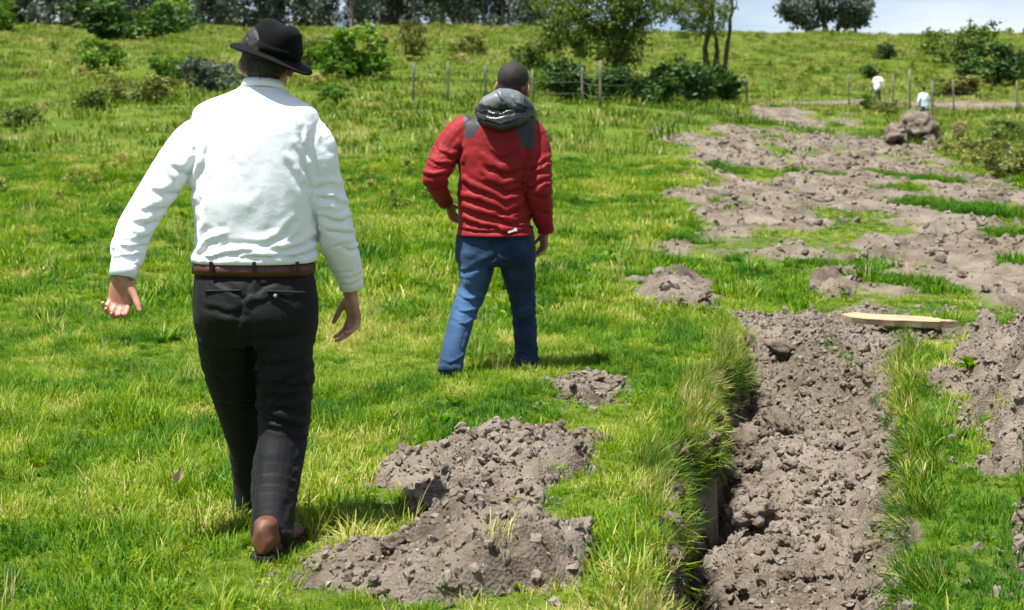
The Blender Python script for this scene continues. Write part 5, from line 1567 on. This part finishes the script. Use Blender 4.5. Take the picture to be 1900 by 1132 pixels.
# ------------------------------------------------------------------ fences
def fence(label, posts, heights_wire=(.35, .7, 1.0), r=.055, seed=3):
    rr = np.random.default_rng(seed)
    b0 = gp(posts[0][0], posts[0][2]); t = empty('wire_fence', b0, label, 'fence')
    tops = []
    for px, yt, yb, wd in posts:
        g = gp(px, yb); top = P(px, yt, g[1]); ln = rr.normal(0, .02, 2)
        rad = max(.022, wd * .28 * g[1] / FPX)
        a = g - b0; bt = top - b0 + np.array([ln[0], ln[1], 0])
        mb = MB(); n = 8
        pts = [a - np.array([0, 0, .3]), a + (bt - a) * .33, a + (bt - a) * .7, bt]
        tube(mb, pts, [rad * 1.05, rad, rad * .95, rad * .9], n=8, round_ends=False)
        obj('post', mb.mesh('post'), M['post'], t); tops.append((a, bt))
    for hw in heights_wire:
        for k in range(len(tops) - 1):
            (a, c), (a2, c2) = tops[k], tops[k + 1]
            f1 = min(.95, hw / max(.5, (c - a)[2])); f2 = min(.95, hw / max(.5, (c2 - a2)[2]))
            p, s = a + (c - a) * f1, a2 + (c2 - a2) * f2
            m_ = (p + s) / 2 - np.array([0, 0, .03 + .03 * rr.uniform()])
            mb = MB(); tube(mb, [p, (p + m_) / 2 - [0, 0, .01], m_, (s + m_) / 2 - [0, 0, .01], s], [.006] * 5, n=4, cap=False)
            obj('wire', mb.mesh('wire'), M['wire'], t)
    return t
fence('old wire fence with grey posts behind the man in red jacket', [(766, 116, 190, 9), (831, 114, 188, 8), (901, 122, 186, 8), (990, 128, 190, 7), (1081, 124, 193, 9), (1114, 112, 202, 10), (1184, 148, 194, 6)])
fence('old wire fence with uneven posts behind the big earth lumps', [(1386, 138, 196, 6), (1576, 138, 200, 6), (1656, 140, 206, 6), (1688, 127, 222, 8), (1730, 150, 238, 9), (1770, 150, 212, 6), (1888, 150, 212, 6)], seed=9)
for lab, px, yt in (('taller thin wooden pole on the right skyline', 1783, 34), ('shorter thin wooden pole on the right skyline', 1881, 52)):
    Yp = 129.0; g = np.array([(px - 950) / FPX * Yp, Yp, 0]); g[2] = float(base_z(g[0], g[1])); top = P(px, yt, Yp) - g
    mb = MB(); tube(mb, [(0, 0, -.5), (0, 0, top[2] * .5), (0, 0, top[2])], [.11, .10, .08], n=8, round_ends=False)
    t = empty('wooden_pole', g, lab, 'pole', 'poles on the right skyline'); obj('shaft', mb.mesh('shaft'), M['bark'], t)
    if px < 1800:
        mb = MB(); box(mb, (0, 0, top[2] - .25), (.7, .08, .10)); obj('crossarm', mb.mesh('crossarm', False), M['bark'], t)

# ------------------------------------------------------------------ two far people
M['far_white'] = cloth_mat('far_white_shirt', (.76, .78, .82), (.82, .83, .86)); M['far_blue'] = cloth_mat('far_pale_blue_shirt', (.55, .64, .78), (.66, .73, .83))
M['far_dark'] = cloth_mat('far_dark_trousers', (.02, .024, .035), (.03, .034, .045)); M['far_olive'] = cloth_mat('far_olive_trousers', (.09, .10, .035), (.12, .13, .05))
def far_person(label, xyz, shirt, trs, yaw, lean=0.0, stride=.12):
    t = empty('person', xyz, label, 'person', rz=yaw)
    L3 = lambda x, y, z: np.array([x, y + lean * max(0, z - .85), z])
    mb = MB()
    tube(mb, [L3(0, 0, 1.38), L3(0, .01, 1.52)], [.06, .055]); ellipsoid(mb, L3(0, .02, 1.60), (.078, .095, .11)); ellipsoid(mb, L3(0, .115, 1.585), (.015, .02, .025))
    for s in (-1, 1):
        ellipsoid(mb, L3(s * .082, .01, 1.59), (.012, .022, .032))
        tube(mb, [L3(s * .20, 0, 1.36), L3(s * .25, .02, 1.12), L3(s * .24, .10, .88)], [.045, .04, .032])
        hand(mb, L3(s * .24, .11, .86), (0, .2, -1), (-s, 0, 0), (0, 1, 0), size=.95)
        tube(mb, [(s * .09, 0, .85), (s * .10, s * stride * .5, .46), (s * .10, s * stride, .05)], [.06, .05, .04])
        tube(mb, [(s * .10, s * stride - .05, .04), (s * .10, s * stride + .16, .035)], [.035, .03])
    hrings(mb, [(L3(0, 0, z), a - .02, b - .02) for z, a, b in ((.82, .16, .12), (1.0, .16, .12), (1.2, .18, .125), (1.36, .19, .11), (1.42, .10, .08))])
    obj('body', remesh(mb.mesh('body'), .010, 2, .6, 'body'), M['skin'], t)
    mb = MB(); hrings(mb, [(L3(0, 0, z), a, b) for z, a, b in ((.80, .175, .125), (.95, .17, .125), (1.1, .18, .13), (1.25, .20, .135), (1.37, .20, .115), (1.43, .10, .08))])
    for s in (-1, 1): tube(mb, [L3(s * .17, 0, 1.37), L3(s * .235, .0, 1.22), L3(s * .255, .03, 1.08), L3(s * .245, .09, .93)], [.068, .064, .056, .046])
    obj('shirt', wrinkle(remesh(mb.mesh('shirt'), .012, 2, name='shirt'), [], 1, noise=(.012, 9), seed=8), M[shirt], t)
    mb = MB(); hrings(mb, [((0, 0, z), a, b) for z, a, b in ((.92, .165, .12), (.82, .18, .135), (.72, .17, .12))])
    for s in (-1, 1): tube(mb, [(s * .09, 0, .80), (s * .10, s * stride * .5, .46), (s * .10, s * stride, .08)], [.095, .075, .062])
    obj('trousers', remesh(mb.mesh('trousers'), .012, 2, name='trousers'), M[trs], t)
    mb = MB(); ellipsoid(mb, L3(0, .0, 1.635), (.084, .098, .088)); ellipsoid(mb, L3(0, -.03, 1.59), (.078, .07, .07)); obj('hair', remesh(mb.mesh('hair'), .010, 1, name='hair'), M['hair'], t)
gx_ = (1706 - 950) / FPX * 52; far_person('far person in pale blue shirt standing behind the big earth lumps', (gx_, 52, float(base_z(gx_, 52))), 'far_blue', 'far_dark', .5, .12)
gx_ = (1619 - 950) / FPX * 63; far_person('far person in white shirt standing alone at the foot of hillside', (gx_, 63, float(base_z(gx_, 63))), 'far_white', 'far_olive', -.8)

# ------------------------------------------------------------------ big earth lumps, clods, plank, leaf
def lump(label, px, py, wpx, hpx, seed, name='earth_lump', cat='earth lump', group=None, dy=0.0, sub=4, sink=.12, mesh=None):
    g = gp(px, py); sc = g[1] / FPX; w, h = wpx * sc / 2, hpx * sc / 2
    me = mesh or stone_mesh(seed, 5, .38)
    co = coords(me); co[:, :2] *= (1 - .38 * np.clip(co[:, 2:3] / .62, -.6, 1))
    f1, f2, ci_ = worley(co[:, 0] * 2.1 + co[:, 2] * 1.3 + seed, co[:, 1] * 2.1 + co[:, 2] * 1.7, seed)
    co *= (1 + .22 * (ci_ - .5) * sstep(0, .25, f2 - f1) + .05 * fbm(co[:, 0] * 7, co[:, 1] * 7, co[:, 2] * 7, o=3, s=seed))[:, None]
    me.vertices.foreach_set('co', co.astype(np.float32).ravel()); me.update()
    o = obj(name, me); o.location = (g[0], g[1] + dy, g[2] + h * (1 - sink)); o.scale = (w, w * 1.0, h / .62)
    o.rotation_euler = (0, 0, seed)
    return tag(o, label, cat, group)
lump('largest grey earth lump on turned ground in front of the far person', 1702, 266, 84, 62, 811, group='big lumps of earth')
lump('earth lump leaning on the left of the largest lump', 1664, 268, 54, 44, 812, group='big lumps of earth')
lump('small earth lump wedged at right foot of the largest lump', 1726, 270, 30, 22, 813, group='big lumps of earth')
clods = [stone_mesh(900 + i, 4, .50) for i in range(8)]
for i, m_ in enumerate(clods):                                     # broken faces and crumbs instead of a smooth pebble
    co = coords(m_); f1, f2, ci_ = worley(co[:, 0] * 1.9 + co[:, 2] * 1.1 + i * 5, co[:, 1] * 1.9 - co[:, 2] * .9, 950 + i)
    g1, g2, cj_ = worley(co[:, 0] * 5 + co[:, 2] * 2.3, co[:, 1] * 5 + co[:, 2] * 1.7 + i, 970 + i)
    co *= (1 + .34 * (ci_ - .5) * sstep(0, .2, f2 - f1) + .13 * (cj_ - .5) * sstep(0, .2, g2 - g1) + .06 * fbm(co[:, 0] * 9, co[:, 1] * 9, co[:, 2] * 9, o=2, s=i))[:, None]
    m_.vertices.foreach_set('co', co.astype(np.float32).ravel()); m_.update()
def clod(label, x, y, r, k, group, tilt=True):
    z = float(surf_z(x, y)[0])
    o = obj('soil_clod', clods[k % 8]); o.location = (x, y, z + r * .25)
    o.scale = (r * rng.uniform(.85, 1.25), r, r * rng.uniform(.8, 1.15)); o.rotation_euler = tuple(rng.uniform(-.6, .6, 2)) + (rng.uniform(0, 6.28),)
    return tag(o, label, 'soil clod', group)
def trg(px, py):
    """where a pixel of the trench floor lies"""
    u = (px - 950.0) / FPX; v = (566.0 - py) / FPX; d = np.array([u, CP + v * SP, -SP + v * CP])
    yv = np.arange(3.5, 12, .01); t = yv / d[1]
    zz = CAM_H + d[2] * t; s = surf_z(d[0] * t, yv); i = np.argmax(zz < s)
    return d[0] * t[i], yv[i]
for lab, px, py, rp in [('dark overhanging clod by the left wall of trench', 1378, 842, 34), ('big wedge shaped clod low in the middle of trench', 1405, 968, 40), ('crumbly clod on trench floor just behind the dark overhanging clod', 1440, 790, 32),
                        ('pale clod on trench floor right of the wedge shaped clod', 1490, 930, 24), ('rounded clod at the far end of trench below the plank', 1450, 655, 26), ('lone clod at the foot of right trench wall', 1590, 900, 20)]:
    x, y = trg(px, py); clod(lab, x, y, rp * y / FPX, int(px), 'soil clods in the trench')
for k in range(70):
    px, py = rng.uniform(1290, 1660), rng.uniform(660, 1110); x, y = trg(px, py)
    _, ins = trench(np.array([x]), np.array([y]))
    if ins[0] > .06: clod('small loose soil clod lying on the trench floor', x, y, rng.uniform(.014, .045), k, 'small clods on the trench floor')
for k in range(110):
    h_ = HEAPS[int(rng.choice([0, 0, 0, 1, 2, 3, 3, 3, 4, 5, 6]))]; poly = h_[0]; lo, hi = poly.min(0), poly.max(0)
    x, y = rng.uniform(lo[0], hi[0]), rng.uniform(lo[1], hi[1])
    if poly_sd(np.array([x]), np.array([y]), poly)[0] > .0: clod('small loose soil clod lying on a soil heap', x, y, rng.uniform(.015, .05) * (1 + .06 * (y - 4)), k + 3, 'small clods on the soil heaps')

M['raw_wood'] = noise_mat('raw_wood', (.22, .15, .08), (.34, .255, .15), 6, .8, .6, 30, stretch=(.5, 7, 7), bdist=.006, c3=(.42, .34, .22))
pc_ = gp(1668, 622); zt = float(surf_z(pc_[0], pc_[1])[0])
ol = [(-.385, -.035), (-.375, .01), (-.33, .055), (-.27, .092), (-.21, .088), (-.16, .080), (-.05, .078), (.08, .070), (.21, .066), (.235, .040), (.265, .058), (.285, .022), (.335, .034), (.395, .006), (.325, .0), (.345, -.022), (.27, -.030), (.235, -.062), (.12, -.078), (.02, -.070), (-.06, -.082), (-.13, -.074), (-.24, -.080), (-.335, -.072)]
n = len(ol); th = .042
v = [(x, y, th + .004 * math.sin(9 * x)) for x, y in ol] + [(x * .995, y * .96, 0) for x, y in ol]
mb = MB().add(v, [tuple(range(n))[::-1], tuple(range(n, 2 * n))] + [(j, (j + 1) % n, n + (j + 1) % n, n + j) for j in range(n)])
pm = mb.mesh('plank', False)
pl = obj('plank', pm, M['raw_wood']); pl.location = (pc_[0], pc_[1], zt + .035); pl.rotation_euler = (.10, .06, -.03)
tag(pl, 'pale raw wooden plank with splintered end lying across the soil bank', 'plank')
bm = bmesh.new(); bm.from_mesh(pm); bmesh.ops.recalc_face_normals(bm, faces=bm.faces); bm.to_mesh(pm); bm.free()
M['dry_leaf'] = leaf_mat('dry_leaf', [(0, (.50, .40, .24)), (1, (.62, .52, .36))], .25, attr='tint', instancer=False)
lg = gp(325, 925); v = []; f = []
for i in range(7):
    t = i / 6; w = .022 * math.sin(math.pi * (.08 + .84 * t)); zz = .06 * t
    v += [(-w, t * .02, zz + .010 * math.cos(3 * t)), (0, t * .03 + .008, zz), (w, t * .02, zz + .012)]
for i in range(6):
    for j in range(2): a = i * 3 + j; f.append((a, a + 1, a + 4, a + 3))
mb = MB().add(v, f); lf = obj('dry_leaf', mb.mesh('dry_leaf'), M['dry_leaf']); lf.location = (lg[0], lg[1], lg[2] + .055); lf.rotation_euler = (.5, .3, .4)
tag(lf, 'pale curled dry leaf caught in the grass left of man in white shirt', 'leaf')
